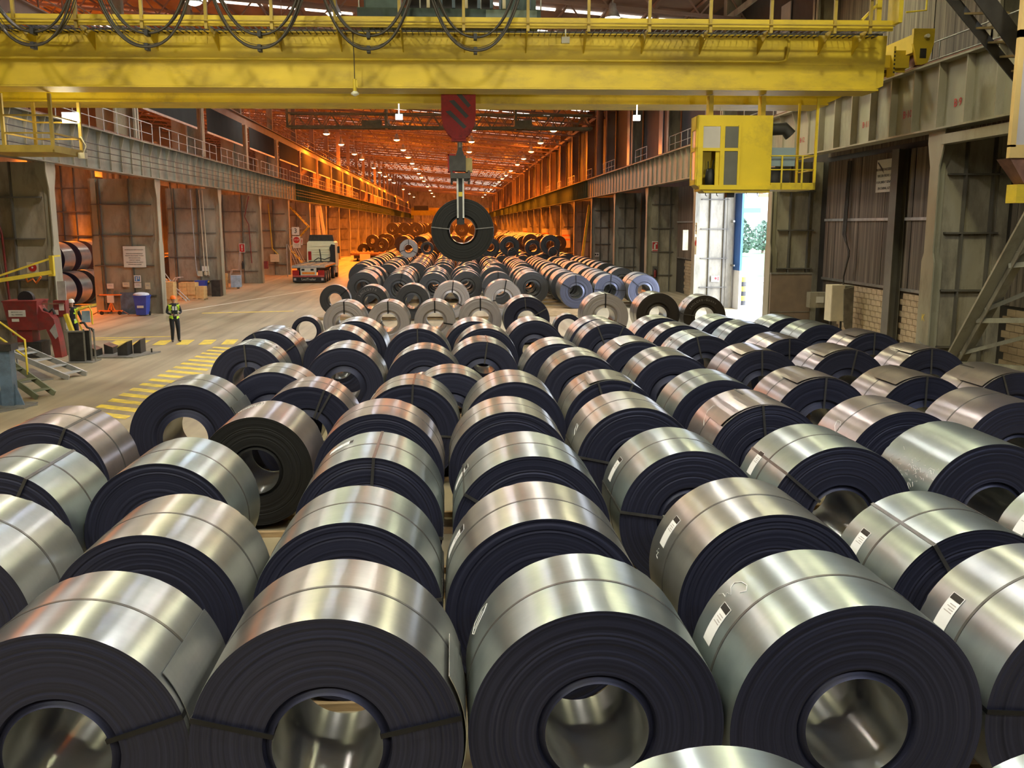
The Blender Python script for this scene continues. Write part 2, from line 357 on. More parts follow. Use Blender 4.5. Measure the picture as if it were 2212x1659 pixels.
sheets(wr, 51.7, 63.7, 2.35, 7.1, XW-.03, 2.2, M['clad'], .3)
sheets(wr, 12.8, 38.2, 7.3, 16.4, XW-.03, 1.6, M['clad'], .26)
# block work under the sheets
br = MB().box(-.01, .035, -.19, .19, -.095, .095).mesh('brick', M['brick'])
rw = random.Random(3)
for r in range(11):
    for c in range(26):
        y = 26.0+c*.40+(.2 if r % 2 else 0)
        if 31.0 < y < 31.7: continue
        o = link('brick', br, wr, (XW-.03-.008*rw.random(), y, .11+r*.205)); o.rotation_euler = (PI, 0, PI)
struct(MB().box(XW-.02, XW-.001, 25.6, 38.1, 0, 2.35).build('wall_plinth', M['mortar']))
bb = MB()
for r in range(11):
    for c in range(12): bb.cb((XW-.03, 56.6+c*.42+(.2 if r % 2 else 0), .11+r*.205), (.05, .39, .19))
o = bb.build('brick_infill', M['brick'], wr); o['kind'] = 'stuff'
MB().box(XW-.12, XW-.05, 25.6, 38.1, 2.33, 2.43).box(XW-.10, XW-.05, 50.4, 63.7, 2.33, 2.41).build('sill_strip', M['steelc'], wr)
MB().box(XW-.16, XW-.07, 25.7, 38.0, 4.72, 4.82).box(XW-.16, XW-.07, 50.6, 63.6, 4.72, 4.82).build('wall_rail', M['galv'], wr)
mb = MB().box(XW-.5, XW-.47, 31.1, 31.6, 0, 7.1).box(XW-.17, XW-.14, 31.1, 31.6, 0, 7.1).box(XW-.47, XW-.17, 31.33, 31.37, 0, 7.1)
struct(mb.build('wall_column', M['greyd']))
# door leaf (slid back, outside) and door reveal
dr = struct(MB().box(XW+.12, XW+.24, 50.05, 51.6, 2.1, 6.9).build('door_1', M['bluew']))
MB().box(XW+.12, XW+.26, 50.05, 51.6, 0, 2.1).build('lower_panel', M['bldg'], dr)
MB().box(XW-.1, XW+.12, 51.3, 51.6, 0, 6.9).build('door_jamb', M['bldg'], dr)
MB().box(XW-.1, XW+.12, DY0-.2, DY0, 0, 6.9).build('door_jamb', M['greyl'], dr)
MB().box(XW-.1, XW+.2, DY0-.2, 51.6, 6.9, 7.15).build('door_head', M['greyl'], dr)

# portal pillars
def frame(side, Y, idx, detail):
    gm, gl = M['grey'], M['greyl']
    if side < 0: xi, xo, xm, zt = -15.1, -18.55, -18.17, 6.9
    else: xi, xo, xm, zt = 13.3, XW-.02, None, 7.15
    s = side
    root = link('pillar_%d' % idx, MB().box(min(xi, xo), max(xi, xo), Y-.012, Y+.012, 0, zt).mesh('web', gm)); struct(root)
    # inner flange: slim above, broad below 3.7 m, flared head
    hw, hb = .17, .25
    if detail: hw, hb = .24, .34
    poly = [(-hb, 0), (hb, 0), (hb, 3.55), (hw, 3.8), (hw, zt-1.0), (hb+.1, zt-.35), (hb+.1, zt), (-hb-.1, zt), (-hb-.1, zt-.35), (-hw, zt-1.0), (-hw, 3.8), (-hb, 3.55)]
    MB().prism([(Y+a, b) for a, b in poly], xi-.02, xi+.02, 0, 'yz').build('flange', gl, root)
    # column section seen from the camera: a shallow box strip beside the flange
    w1, w2 = .26*s, .38*s
    pz = [(xi, 0), (xi+w2, 0), (xi+w2, 3.55), (xi+w1, 3.8), (xi+w1, zt-1.0), (xi+w2*1.35, zt-.4), (xi+w2*1.35, zt), (xi, zt)]
    MB().prism(pz, Y-.07, Y-.012).build('column_edge', gl, root)
    if xm is not None:
        pz = [(xm, 0), (xm-.38, 0), (xm-.38, 3.55), (xm-.26, 3.8), (xm-.26, zt), (xm, zt)]
        MB().prism(pz, Y-.09, Y-.012).build('column_edge', gl, root)
    else:
        MB().box(xo-.35, xo-.0, Y-.06, Y-.012, 0, zt).build('column_edge', gm, root)
    zs = [.95, 2.5, 4.05, 5.6] if side < 0 else [1.15, 2.75, 4.35, 5.95]
    xs = [-18.0, -16.55] if side < 0 else [14.15, 14.95]
    xa, xb = (xm-.3, xi-.36) if side < 0 else (xi+.36, xo-.3)
    if detail:
        for z in zs: MB().box(xa, xb, Y-.15, Y-.012, z-.025, z+.025).build('stiffener', M['greyd'], root)  # ribs coloured darker to include the shadow beside them
        for x in xs: MB().box(x-.025, x+.025, Y-.14, Y-.012, 0, zt).build('stiffener', M['greyd'], root)
    else:
        b = MB()
        for z in zs: b.box(xa, xb, Y-.13, Y-.012, z-.03, z+.03)
        for x in xs: b.box(x-.03, x+.03, Y-.12, Y-.012, 0, zt)
        o = b.build('stiffener', gm, root); o['kind'] = 'stuff'
    return root
idx = 1; FRL = []; FRR = []
for i in range(26):
    y = 36.7+12.85*i
    if y < YEND-2: FRL.append(frame(-1, y, idx, i < 9)); idx += 1
for i in range(27):
    y = 25.4+12.85*i+(.55 if i == 1 else 0)
    if y < YEND-2: FRR.append(frame(1, y, idx, i < 8)); idx += 1

# runway girders with their stiffeners
def girder(side):
    x = -15.15 if side < 0 else 13.35
    z0, z1 = (6.92, 8.5) if side < 0 else (7.17, 8.87)
    nm = 'left' if side < 0 else 'right'
    y0 = 14
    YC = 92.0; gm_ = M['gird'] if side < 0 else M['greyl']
    root = struct(MB().box(x-.02, x+.02, y0, YC, z0, z1).build('beam_'+nm, gm_))
    MB().box(x-.26, x+.26, y0, YC, z0-.05, z0).build('bottom_flange', gm_, root)
    MB().box(x-.30, x+.30, y0, YC, z1, z1+.05).build('top_flange', gm_, root)
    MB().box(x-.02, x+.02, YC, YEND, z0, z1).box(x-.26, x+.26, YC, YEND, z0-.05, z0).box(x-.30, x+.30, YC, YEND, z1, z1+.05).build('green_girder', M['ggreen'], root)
    MB().box(x-.06, x+.06, y0, YEND, z1+.05, z1+.17).build('rail', M['rust'], root)
    sd = 1 if side < 0 else -1
    inner = x+sd*.02; outer = x+sd*.24
    me = MB().prism([(inner, z0), (inner+sd*.07, z0), (inner+sd*.07, z1-.55), (outer, z1), (inner, z1)], -.02, .02).mesh('rib', M['grey'])
    me2 = MB().box(min(inner, outer), max(inner, outer), -.02, .02, z0, z1).mesh('rib', M['grey'])
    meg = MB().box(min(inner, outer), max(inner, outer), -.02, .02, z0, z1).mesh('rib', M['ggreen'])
    y = 14.16; k = 0
    while y < YEND and k < 270:
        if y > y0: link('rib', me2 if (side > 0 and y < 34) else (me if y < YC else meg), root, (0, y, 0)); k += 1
        y += 1.38 if y < 150 else 2.76
    return root
GL, GR = girder(-1), girder(1)
for y, t in ((24.5, 'B·9'), (27.25, 'B·10'), (30.03, 'B·11'), (35.55, 'B·12')):
    text(t, .30 if y < 29 else .27, M['signred'], GR, (13.31, y, 7.75), '-x', 'painted_number')
# longitudinal tubes on the left girder
for z in (7.35, 7.62, 7.9): MB().tube([(-14.86, 32, z), (-14.86, 230, z)], .020, 5).build('conductor_bar', M['dark'], GL)
# railings
def railing(parent, pts, h=1.0, r=.022, m=None, name='handrail', post=1.6, mid=True):
    m = m or M['galv']; b = MB()
    for i in range(len(pts)-1):
        a, c = Vector(pts[i]), Vector(pts[i+1]); n = max(1, round((c-a).length/post))
        up = Vector((0, 0, h))
        b.tube([a+up, c+up], r, 6)
        if mid: b.tube([a+up*.5, c+up*.5], r*.8, 6)
        for j in range(n+1):
            p = a.lerp(c, j/n)
            if j < n or i == len(pts)-2: b.tube([p, p+up], r, 6)
    return b.build(name, m, parent)
for i in range(9):
    y = 37.5+12.85*i
    railing(GL, [(-15.05, y, 8.55), (-15.05, y+11.6, 8.55)], 1.0)
for i in range(8):
    y = 39.2+12.85*i
    railing(GR, [(13.4, y, 8.92), (13.4, y+(6 if i % 2 else 4), 8.92)], 1.0)
railing(GR, [(14.3, 15, 8.9), (14.3, 37, 8.9)], 1.0, post=3.2)
struct(MB().box(13.2, 13.5, 14, 25.0, 6.72, 6.98).build('beam_lower', M['greyl']))
MB().box(13.9, 15.3, 15, 37, 8.55, 8.62).box(14.9, 15.3, 15, 37, 8.62, 9.1).build('walkway', M['dark'], GR)
MB().box(-16.4, -15.45, 31, 200, 8.45, 8.52).build('walkway', M['dark'], GL)

# left upper storey: columns to the roof, upper beam, dark skirts
ub = struct(MB().box(-16.7, -16.3, 20, YEND, 12.2, 12.9).box(-16.9, -16.1, 20, YEND, 12.9, 12.96).build('beam_upper', M['truss']))
for i in range(26):
    y = 36.7+12.85*i
    if y > YEND-3: break
    near = y < 92
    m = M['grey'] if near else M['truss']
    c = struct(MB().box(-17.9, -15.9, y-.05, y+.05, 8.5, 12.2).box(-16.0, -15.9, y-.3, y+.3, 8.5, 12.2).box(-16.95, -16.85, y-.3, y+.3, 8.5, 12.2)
               .box(-16.75, -16.25, y-.2, y+.2, 12.9, roofz(-16.5)+.2).build('column_upper', m))
    b = corrugated(y+1.2, y+11.6, 10.6, 12.2, -15.95, .4, .07); o = b.build('wall_skirt', M['black_skirt']); struct(o)  # even near-black sheet colour
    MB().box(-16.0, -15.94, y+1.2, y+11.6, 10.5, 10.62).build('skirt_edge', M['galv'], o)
    if i < 12: railing(ub, [(-16.2, y+.5, 12.96), (-16.2, y+12.3, 12.96)], 1.0, post=2.2, r=.03, m=M['truss'])
# neighbouring bay beyond: second line of pillars, back cladding
for i in range(15):
    y = 49.7+12.85*i
    q_ = struct(MB().box(-25.8, -23.1, y-.02, y+.02, 0, 9.5).box(-23.15, -23.05, y-.3, y+.3, 0, 9.5).box(-25.85, -25.75, y-.25, y+.25, 0, 9.5).build('pillar_%d' % (80+i), M['grey']))
    MB().box(-27.0, -26.7, y-.25, y+.25, 0, 12).build('post', M['greyl'], q_)
    for z in (.9, 2.4, 3.9, 5.4, 6.9): MB().box(-25.7, -23.2, y-.14, y-.02, z-.03, z+.03).build('stiffener', M['greyd'], q_)  # rib shadow included in the dark grey
    for x in (-25.1, -24.3): MB().box(x-.02, x+.02, y-.12, y-.02, 0, 9.5).build('stiffener', M['greyd'], q_)
for i in range(14):
    y = 48.0+12.85*i
    corrugated(y, y+12, 8.6, 10.2, -30.0, .45, .12).build('skirt_panel', M['cream'], ub)

# right upper storey
for i in range(27):
    y = 25.4+12.85*i
    if y > YEND-3: break
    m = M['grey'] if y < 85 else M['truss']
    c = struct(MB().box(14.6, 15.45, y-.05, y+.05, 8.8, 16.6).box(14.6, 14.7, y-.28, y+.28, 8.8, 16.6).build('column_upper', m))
    for j in range(3):
        yy = y+2.1+j*3.7
        if yy < 38: continue
        if yy < 95 and j == 1:
            struct(MB().box(XW-.09, XW-.04, yy-.6, yy+.6, 9.2, 14.6).build('window_%d' % (10+i), M['glassl']))
        elif yy >= 95:
            MB().box(XW-.16, XW-.05, yy-1.5, yy-1.38, 8.9, 16.5).build('wall_post', m, c)
    if y > 95:
        w = struct(MB().box(XW-.10, XW-.06, y+4.4, y+5.6, 9.1, 13.2).build('window_%d' % (40+i), M['winl'] if i % 2 or y > 150 else M['glassl']))
    MB().box(14.62, 14.72, y, y+12.85, 15.2, 15.5).build('eaves_rail', m, c)
# big drain pipe at the change of bay
MB().tube([(14.2, 91, 17), (14.2, 91, 8.9)], .35, 14).build('wall_pipe', M['truss'], wr)

# roof: trusses, purlins, rooflights
def roof_truss(y, span=(-47, 15.2), m=M['truss']):
    b = MB(); x0, x1 = span; n = 26
    top = lambda x: roofz(x)-.05
    bot = lambda x: roofz(x)-1.55
    xs = [x0+(x1-x0)*i/n for i in range(n+1)]
    b.bar((x0, y, top(x0)), (x1, y, top(x1)), .16); b.bar((x0, y, bot(x0)), (x1, y, bot(x1)), .16)
    for i in range(n):
        a, c = xs[i], xs[i+1]; mid = (a+c)/2
        b.bar((a, y, bot(a)), (mid, y, top(mid)), .08); b.bar((mid, y, top(mid)), (c, y, bot(c)), .08)
    o = b.build('roof_truss', m); struct(o); return o
y = 30.2
while y < YEND-4:
    roof_truss(y); y += 6.425
b = MB()
for i in range(26):
    x = -46+i*2.4
    b.box(x-.05, x+.05, 20, YEND, roofz(x)-.02, roofz(x)+.14)
struct(b.build('roof_purlins', M['truss']))
y = 33.0; k = 0
while y < YEND-4:
    b = MB(); x = -46.5+(k*.7) % 2
    while x < 13.6:
        L_ = 1.9+.6*((k*7+int(x)) % 3)
        b.hexa([(x, y, roofz(x)+.16), (x+L_, y, roofz(x+L_)+.16), (x+L_, y+.42, roofz(x+L_)+.16), (x, y+.42, roofz(x)+.16)],
               [(x, y, roofz(x)+.24), (x+L_, y, roofz(x+L_)+.24), (x+L_, y+.42, roofz(x+L_)+.24), (x, y+.42, roofz(x)+.24)])
        x += L_+.45
    struct(b.build('skylight_strip', M['sky_l'])); y += 6.425; k += 1
# lattice beam across the hall where the orange bay begins
lb = MB(); ya = 88.0
for dy in (0, 1.3):
    lb.bar((-14.9, ya+dy, 13.4), (13.0, ya+dy, 13.4), .14, .22); lb.bar((-14.9, ya+dy, 14.6), (13.0, ya+dy, 14.6), .12)
    for i in range(18):
        x = -14.9+i*1.55
        lb.bar((x, ya+dy, 13.4), (x+.78, ya+dy, 14.6), .06); lb.bar((x+.78, ya+dy, 14.6), (x+1.55, ya+dy, 13.4), .06)
for i in range(10): lb.box(-14.9+i*3.1-.05, -14.9+i*3.1+.05, ya, ya+1.3, 13.35, 13.45)
for x in (-14.9, -6.0, 5.9): lb.box(x-.1, x+.1, ya-.1, ya+1.4, 13.3, 15.6).box(x-.05, x+.05, ya+.5, ya+.6, 15.6, roofz(x)+.3)
lb.box(-8.2, -6.4, ya-.05, ya+1.2, 13.45, 14.0).box(5.9, 7.4, ya-.05, ya+1.2, 13.45, 14.1)
tag(lb.build('lattice_walkway', M['greenst']), 'dark lattice service bridge hung under the roof across the hall', 'bridge')

# hall lamps: shade, glowing glass
def hall_lamp(x, y, z, glow, label, group):
    t = thing('hall_lamp', label, 'lamp', (x, y, z), 0, group)
    MB().lathe([(.06, .45), (.16, .40), (.20, .15), (.42, -.28), (.40, -.28), (.18, .12), (.05, .38)], (0,0,0), 16).tube([(0,0,.4),(0,0,roofz(x)-z+.32)], .025, 6).build('lamp_shade', M['galv'], t)
    MB().lathe([(.38, -.25), (.30, -.34), (.15, -.40), (.001, -.42)], (0,0,0), 14).build('lamp_glass', glow, t)
num = {}
for i, (x, y, z) in enumerate(FAR_LAMPS):
    row = {11.0: 'along the far right wall', 2.4: 'right of the roof centre', -6.6: 'left of the roof centre', -14.0: 'beside the left columns'}[x]
    num[x] = num.get(x, 0)+1; hall_lamp(x, y, z, M['lampo'], 'sodium lamp number %s in the row %s' % (('one two three four five six seven eight nine ten eleven twelve thirteen fourteen fifteen').split()[num[x]-1], row), 'sodium lamps '+row)
for i, (x, y, z, c) in enumerate(NEAR_LAMPS):
    hall_lamp(x, y, z, M['lampw'], 'white high-bay lamp over the near coils, %s from the left in the %s lamp row' % (('first', 'second', 'third', 'fourth')[i % 4], ('first', 'second', 'third', 'fourth', 'fifth', 'sixth', 'seventh')[i//4]), 'white lamps above the near coils')

# ------------------------------------------------------------------ floor markings
bar_me = None
for i in range(20):
    y = 19.6+i*.825
    if y > 35.6: break
    b = MB().prism([(-9.12, y), (-7.85, y-.72), (-7.85, y-.72+.40), (-9.12, y+.40)], 0, .004, 0, 'xy'); b.build('painted_bar', M['yelp'], fl)
for i in range(7):
    x = -13.5+i*.87; o = MB().prism([(x+.12, 36.3), (x+.60, 36.3), (x+.45, 37.85), (x-.03, 37.85)], 0, .004, 0, 'xy').build('painted_bar', M['yelp'], fl)
MB().prism([(-14.6, 38.0), (-13.0, 38.1), (-13.0, 38.28), (-14.6, 38.2)], 0, .004, 0, 'xy').build('painted_line', M['yelp'], fl)
MB().prism([(-14.9, 38.6), (-11.6, 39.0), (-11.6, 39.2), (-14.9, 38.8)], 0, .004, 0, 'xy').build('painted_line', M['yelp'], fl)
MB().prism([(-13.2, 49.4), (-8.6, 50.3), (-8.6, 50.6), (-13.2, 49.7)], 0, .004, 0, 'xy').build('painted_line', M['yelp'], fl)
MB().prism([(-15.0, 50.0), (-9.0, 71.0), (-8.85, 71.0), (-14.8, 50.0)], 0, .004, 0, 'xy').build('painted_line', M['white'], fl)

# ------------------------------------------------------------------ steel coils
SK = .08
def seg_ring(b, r0, r1, y0, y1, n, mi=0, smooth=True, flip=False):
    b.lathe([(r0, y0), (r1, y1)] if not flip else [(r1, y1), (r0, y0)], (0,0,0), n, mi, 'y', smooth)
def wrap_mesh(seed, n):
    rn = random.Random(seed); b = MB(); n_ = n
    ys = [0, .01, .25, .5, .75, .985, 1.0] if n > 60 else [0, 1]
    vs = []; fs = []
    jag = [0]*n; v = 0
    for k in range(n):
        if rn.random() < .3: v = rn.uniform(-.008, .012)
        jag[k] = v
    for i, y in enumerate(ys):
        for k in range(n):
            a = 2*PI*k/n
            r = 1.0 - (.002 if i == 0 else 0) + .0012*math.sin(3*a+seed)*math.sin(PI*y)
            if n > 60 and y > .9: r -= abs(jag[k])*.5
            vs.append((r*math.cos(a), y+(jag[k] if y == 1.0 and n > 60 else 0), r*math.sin(a)))
    for i in range(len(ys)-1):
        for k in range(n):
            k2 = (k+1) % n; fs.append((i*n+k, i*n+k2, (i+1)*n+k2, (i+1)*n+k))
    b.add(vs, fs, 0, True)
    return b
def face_builder(seed, n, hole, rings):
    rn = random.Random(seed+50); b = MB()
    prof = []; d = 0.0
    for i in range(rings+1):
        r = hole+(.998-hole)*i/rings
        d += rn.uniform(-.0012, .0012); d *= .85
        step = rn.choice([0, 0, 0, 0, .0015, -.0015, .004])
        if i in (0, rings): dd = 0
        else: dd = d+step
        if rings > 12 and 0 < i < 4: dd = .012*i
        prof.append((r, max(-.014, dd)))
    prof += [(.994, .004), (.994, .994), (hole, 1.0)]
    b.lathe(prof, (0,0,0), n, 0, 'y', False)
    return b
_mc = {}
def coil_meshes(level, hole, variant, wm, em):
    n, rings = {0: (128, 34), 1: (72, 14), 2: (36, 3)}[level]
    key = (level, hole, variant, wm, em)
    if key not in _mc:
        kw = ('w', level, variant, wm); kb = ('b', level, hole)
        if kw not in _mc: _mc[kw] = wrap_mesh(variant, n).mesh('outer_wrap', M[wm])
        if kb not in _mc: _mc[kb] = MB().lathe([(hole, 1.0), (hole, .66), (hole*.985, .65), (hole, .33), (hole, 0)], (0,0,0), n, 0, 'y', True).mesh('bore', M['st_bore'])
        _mc[key] = (_mc[kw], face_builder(variant, n, hole, rings).mesh('wound_edges', M[em]), _mc[kb])
    return _mc[key]
COILS = []
def coil(X, Y, R, Wd, z=None, level=1, hole=.405, variant=0, wm='st_green', em='ed_dark', yaw=0, label=None, group=None, name='steel_coil'):
    z = R+SK if z is None else z
    t = link(name, None, None, (X, Y, z), yaw)
    w, f_, b_ = coil_meshes(level, hole, variant, wm, em)
    for nm, me in (('outer_wrap', w), ('wound_edges', f_), ('bore', b_)):
        link(nm, me, t, None, 0, (R, Wd, R))
    t['R'] = R; t['Wd'] = Wd; t['hole'] = hole
    if label: tag(t, label, 'steel coil', group)
    COILS.append(t); return t
def arc_patch(t, a0, a1, y0, y1, dr, dr2=None, m='st_green', name='wrap_end', seg=14, thick=.006):
    R, Wd = t['R'], t['Wd']; b = MB(); vs = []; fs = []; dr2 = dr if dr2 is None else dr2
    for i in range(seg+1):
        a = math.radians(a0+(a1-a0)*i/seg); e = dr+(dr2-dr)*i/seg
        for rr in (R+e, R+e-thick):
            for y in (y0*Wd, y1*Wd): vs.append((rr*math.cos(a), y, rr*math.sin(a)))
    for i in range(seg):
        p, q = 4*i, 4*i+4
        fs += [(p, p+1, q+1, q), (p+2, q+2, q+3, p+3), (p, q, q+2, p+2), (p+1, p+3, q+3, q+1)]
    fs += [(0, 2, 3, 1), (4*seg, 4*seg+1, 4*seg+3, 4*seg+2)]
    b.add(vs, fs, 0, False); return b.build(name, M[m], t)
def band(t, y=.5, w=.034, m='strap'):
    R, Wd = t['R'], t['Wd']; y0 = y*Wd
    return MB().lathe([(R-.002, y0-w/2), (R+.005, y0-w/2+.003), (R+.005, y0+w/2-.003), (R-.002, y0+w/2)], (0,0,0), 96, 0, 'y', False).build('strap_band', M[m], t)
def eye(t, ang, m='strap', w=.036):
    R, Wd = t['R'], t['Wd']; r = R*t['hole']; a = math.radians(ang); b = MB()
    e, th = .006, .005
    rad = Vector((math.cos(a), 0, math.sin(a))); tan = Vector((-math.sin(a), 0, math.cos(a)))
    def P(rr, y): return rad*rr+Vector((0, y, 0))
    crn = [(R+e, -.026), (R+e, Wd+.012), (r-e, Wd+.012), (r-e, -.026)]
    cri = [(R+.001, -.018), (R+.001, Wd+.004), (r-.001, Wd+.004), (r-.001, -.018)]
    vs = []
    for (p, q) in zip(crn, cri):
        for pt in (p, q):
            for s_ in (-1, 1): vs.append(P(*pt)+tan*(s_*w/2))
    fs = []
    for i in range(4):
        a_, c_ = 4*i, 4*((i+1) % 4)
        fs += [(a_, a_+1, c_+1, c_), (a_+2, c_+2, c_+3, a_+3), (a_, c_, c_+2, a_+2), (a_+1, a_+3, c_+3, c_+1)]
    b.add(vs, fs)
    return b.build('strap', M[m], t)
def paper(t, ang=152, y=.72, ln=.34, w=.17):
    R, Wd = t['R'], t['Wd']; da = math.degrees(ln/R)/2; dy = w/Wd/2
    o = arc_patch(t, ang-da, ang+da, y-dy, y+dy, .006, None, 'paper', 'paper_label', 8, .003)
    arc_patch(t, ang-da+.2, ang-da+3.6, y-dy*.9, y+dy*.9, .0075, None, 'ink', 'label_header', 2, .001).parent = o
    for k, (q0, q1) in enumerate(((-.7, .3), (-.7, .5), (-.7, .1), (-.7, .6))):
        a = ang-da+5.5+k*1.4; arc_patch(t, a, a+.45, y+dy*q0, y+dy*q1, .0075, None, 'inkgrey', 'label_line', 1, .001).parent = o
    return o
def scribble(t, pts, r=.0036, m='chalk'):
    R, Wd = t['R'], t['Wd']
    P = [((R+.003)*math.cos(math.radians(a)), y*Wd, (R+.003)*math.sin(math.radians(a))) for a, y in pts]
    return MB().tube(P, r, 4).build('chalk_mark', M[m], t)
def face_text(t, txt, size, ang, rr, m='chalkdim'):
    R = t['R']
    for i, ch in enumerate(txt):
        a = math.radians(ang-i*size*.75/(R*rr)*57.3)
        me = text_mesh(ch, size, M[m], .001)
        o = link('chalk_letter', me, t, (R*rr*math.cos(a), -.02, R*rr*math.sin(a))); o.rotation_euler = (PI/2, -(a-PI/2), 0)

TAB = [('A1',-2.74,6.00,0.90,1.14), ('A2',-0.90,5.94,0.94,1.13), ('A3',0.99,6.04,0.92,1.15), ('A4',2.86,5.97,0.93,1.14), ('B2',-2.81,8.12,0.88,1.29), ('B3',-1.02,8.30,0.89,1.24), ('B4',0.82,8.05,0.93,1.25), ('B5',2.99,8.10,0.92,1.29), ('B6',4.80,7.79,0.88,1.25), ('C0',-5.24,10.46,0.88,1.33), ('C1',-5.67,12.69,0.92,1.25), ('C2',-3.47,10.69,0.88,1.36), ('C3a',-2.98,13.68,0.84,1.31), ('C3b',-4.54,15.57,0.93,1.14), ('C3',-1.04,10.73,0.89,1.40), ('C4',0.89,10.36,0.93,1.32), ('C5',2.89,10.81,0.89,1.36), ('C6',4.72,10.66,0.92,1.33), ('C7',6.66,10.68,0.92,1.37), ('D3',-1.09,12.92,0.93,1.21), ('D4',0.81,13.15,0.91,1.26), ('D5',2.70,13.24,0.92,1.39), ('D6',4.70,13.30,0.92,1.39), ('D7',6.55,12.70,0.92,1.33), ('D8',8.60,13.28,0.92,1.39), ('E1',-3.37,16.99,0.92,1.19), ('E2',-2.56,15.83,0.88,1.12), ('E4',-0.78,15.94,0.88,1.21), ('E5',-0.08,17.19,0.88,1.18), ('E6',1.03,15.73,0.91,1.42), ('E7',2.83,16.16,0.88,1.30), ('E8',4.65,15.58,0.92,1.32), ('E9',6.50,15.70,0.92,1.42), ('E10',8.36,15.70,0.92,1.42), ('E11',10.27,16.03,0.92,1.42), ('R1',9.73,26.14,0.92,1.42), ('R2',10.00,24.35,0.92,1.37), ('R3',10.47,22.35,0.92,1.16), ('R4',10.36,19.29,0.92,1.21), ('R5',7.97,21.36,0.92,1.42), ('R6',8.49,19.26,0.92,1.28), ('S1',7.88,26.25,0.92,1.42), ('S2',8.14,24.69,0.92,1.26), ('S4',6.11,22.03,0.92,1.42), ('S5',6.63,19.30,0.92,1.35), ('S6',6.02,26.37,0.92,1.13), ('S7',6.11,24.36,0.92,1.12), ('S8',4.56,18.71,0.92,1.42), ('S9',4.26,20.90,0.92,1.36), ('S10',4.25,24.93,0.92,1.24), ('S10b',4.17,26.21,0.92,1.25), ('S11',2.74,19.33,0.88,1.42), ('S12',2.44,21.37,0.88,1.37), ('S13',2.35,26.71,0.88,1.39), ('S14',2.80,35.39,0.89,1.42), ('S15',4.38,35.26,0.56,0.60), ('S16',5.94,35.98,0.92,1.30), ('S17',8.26,37.01,0.89,1.42), ('S18',10.02,36.42,0.86,1.12), ('T1',-4.88,24.36,0.89,1.42), ('T2',-4.81,21.66,0.88,1.16), ('T3',-2.98,23.95,0.92,1.36), ('T4',-2.80,26.27,0.91,1.42), ('T5',-2.47,20.62,0.90,1.42), ('T7',-0.96,24.44,0.90,1.29), ('T8',-0.68,20.67,0.88,1.14), ('T9',0.58,26.57,0.88,1.42), ('T10',0.84,24.73,0.88,1.31), ('T11',0.67,21.84,0.88,1.31), ('U1',-5.52,34.97,0.56,0.60), ('U2',-4.16,35.52,0.81,1.42), ('U3',-2.50,35.50,0.81,1.42), ('U4',-0.73,35.89,0.80,1.42), ('U5',1.04,36.07,0.84,1.21), ('V1',-5.94,47.02,0.77,0.60), ('V2',-3.96,45.02,0.81,1.42), ('V3',-1.98,44.89,0.84,1.42), ('V4',-0.10,45.12,0.89,1.42), ('W1',-5.21,54.03,0.91,1.25), ('W2',-3.06,52.64,0.91,1.25), ('W3',-1.15,53.86,0.88,1.25), ('W4',0.79,54.51,0.91,1.25), ('W5',2.57,53.11,0.92,1.25), ('W6',4.48,52.79,0.93,1.25), ('W7',6.67,50.17,0.90,1.25), ('W8',8.75,51.50,0.88,1.25), ('W9',10.54,50.88,0.89,1.25),

('B1',-4.70,8.10,0.90,1.30), ('A5',4.78,6.05,0.92,1.15), ('B7',6.70,8.0,0.92,1.30),
('N1',1.31,3.1,0.92,1.22), ('N2',3.20,3.0,0.92,1.22)]
ROWS = [(5, 'nearest cut-off row'), (7.0, 'front row'), (9.5, 'second row'), (11.9, 'third row'), (14.4, 'fourth row'), (17.6, 'fifth row'),
        (19.9, 'sixth row'), (22.6, 'seventh row'), (25.2, 'eighth row'), (28, 'ninth row'), (40, 'open-eyed mid-hall row'), (48, 'short row'), (60, 'far block front row')]
ORD = ['leftmost', 'second from left', 'third from left', 'fourth from left', 'fifth from left', 'sixth from left', 'seventh from left', 'eighth from left', 'ninth from left', 'tenth from left', 'eleventh from left']
TONE = dict(
 C1='st_pink', C3b='st_grey', C3a='st_pink', D3='st_pink', D4='st_warm', D5='st_warm', D6='st_pink', D7='st_pink', D8='st_pink', E1='st_warm', E2='st_pink', E4='st_warm', E5='st_warm', E6='st_warm', E7='st_warm', E8='st_green',
 E9='st_pink', E10='st_pink', E11='st_pink', R3='st_pink', R5='st_pink', R6='st_pink', R4='st_pink', S1='st_green', S2='st_green', S4='st_green', S5='st_pink', S8='st_warm', T1='st_grey', T2='st_green', A1='st_grey', A2='st_warm', A3='st_green', A4='st_green', A5='st_grey',
 B1='st_grey', B2='st_warm', B3='st_green', B4='st_warm', B5='st_warm', B6='st_green', C0='st_green', C2='st_green', C3='st_green', C4='st_green', C5='st_green', C6='st_green', C7='st_green')
WORD = {'st_green': 'greenish-grey', 'st_grey': 'silver-grey', 'st_warm': 'warm grey', 'st_pink': 'pinkish-grey'}
FACE = dict(U2='ed_light', U3='ed_light', U4='ed_light', U5='ed_light', V4='ed_light', S14='ed_dark', S16='ed_light', S17='ed_brown', S18='ed_brown', W7='ed_daylit', W8='ed_daylit', W9='ed_daylit', C3a='ed_black', V6='ed_light', V2='ed_mid', V3='ed_mid', V1='ed_mid')
HOLE = dict(U1=.68, S15=.68, U2=.42, U3=.43, U4=.43, U5=.43, V1=.45, V4=.42, S18=.45, U3a=.43, E6=.43)
TAGS = {'A4': 151, 'A5': 150, 'B4': 153, 'B5': 150, 'B6': 150, 'B7': 147, 'C3': 118, 'C4': 152, 'C5': 152, 'C6': 148, 'E4': 148, 'D6': 0, 'S7': 140, 'S4': 140, 'T1': 60, 'T2': 62, 'S18': 150}
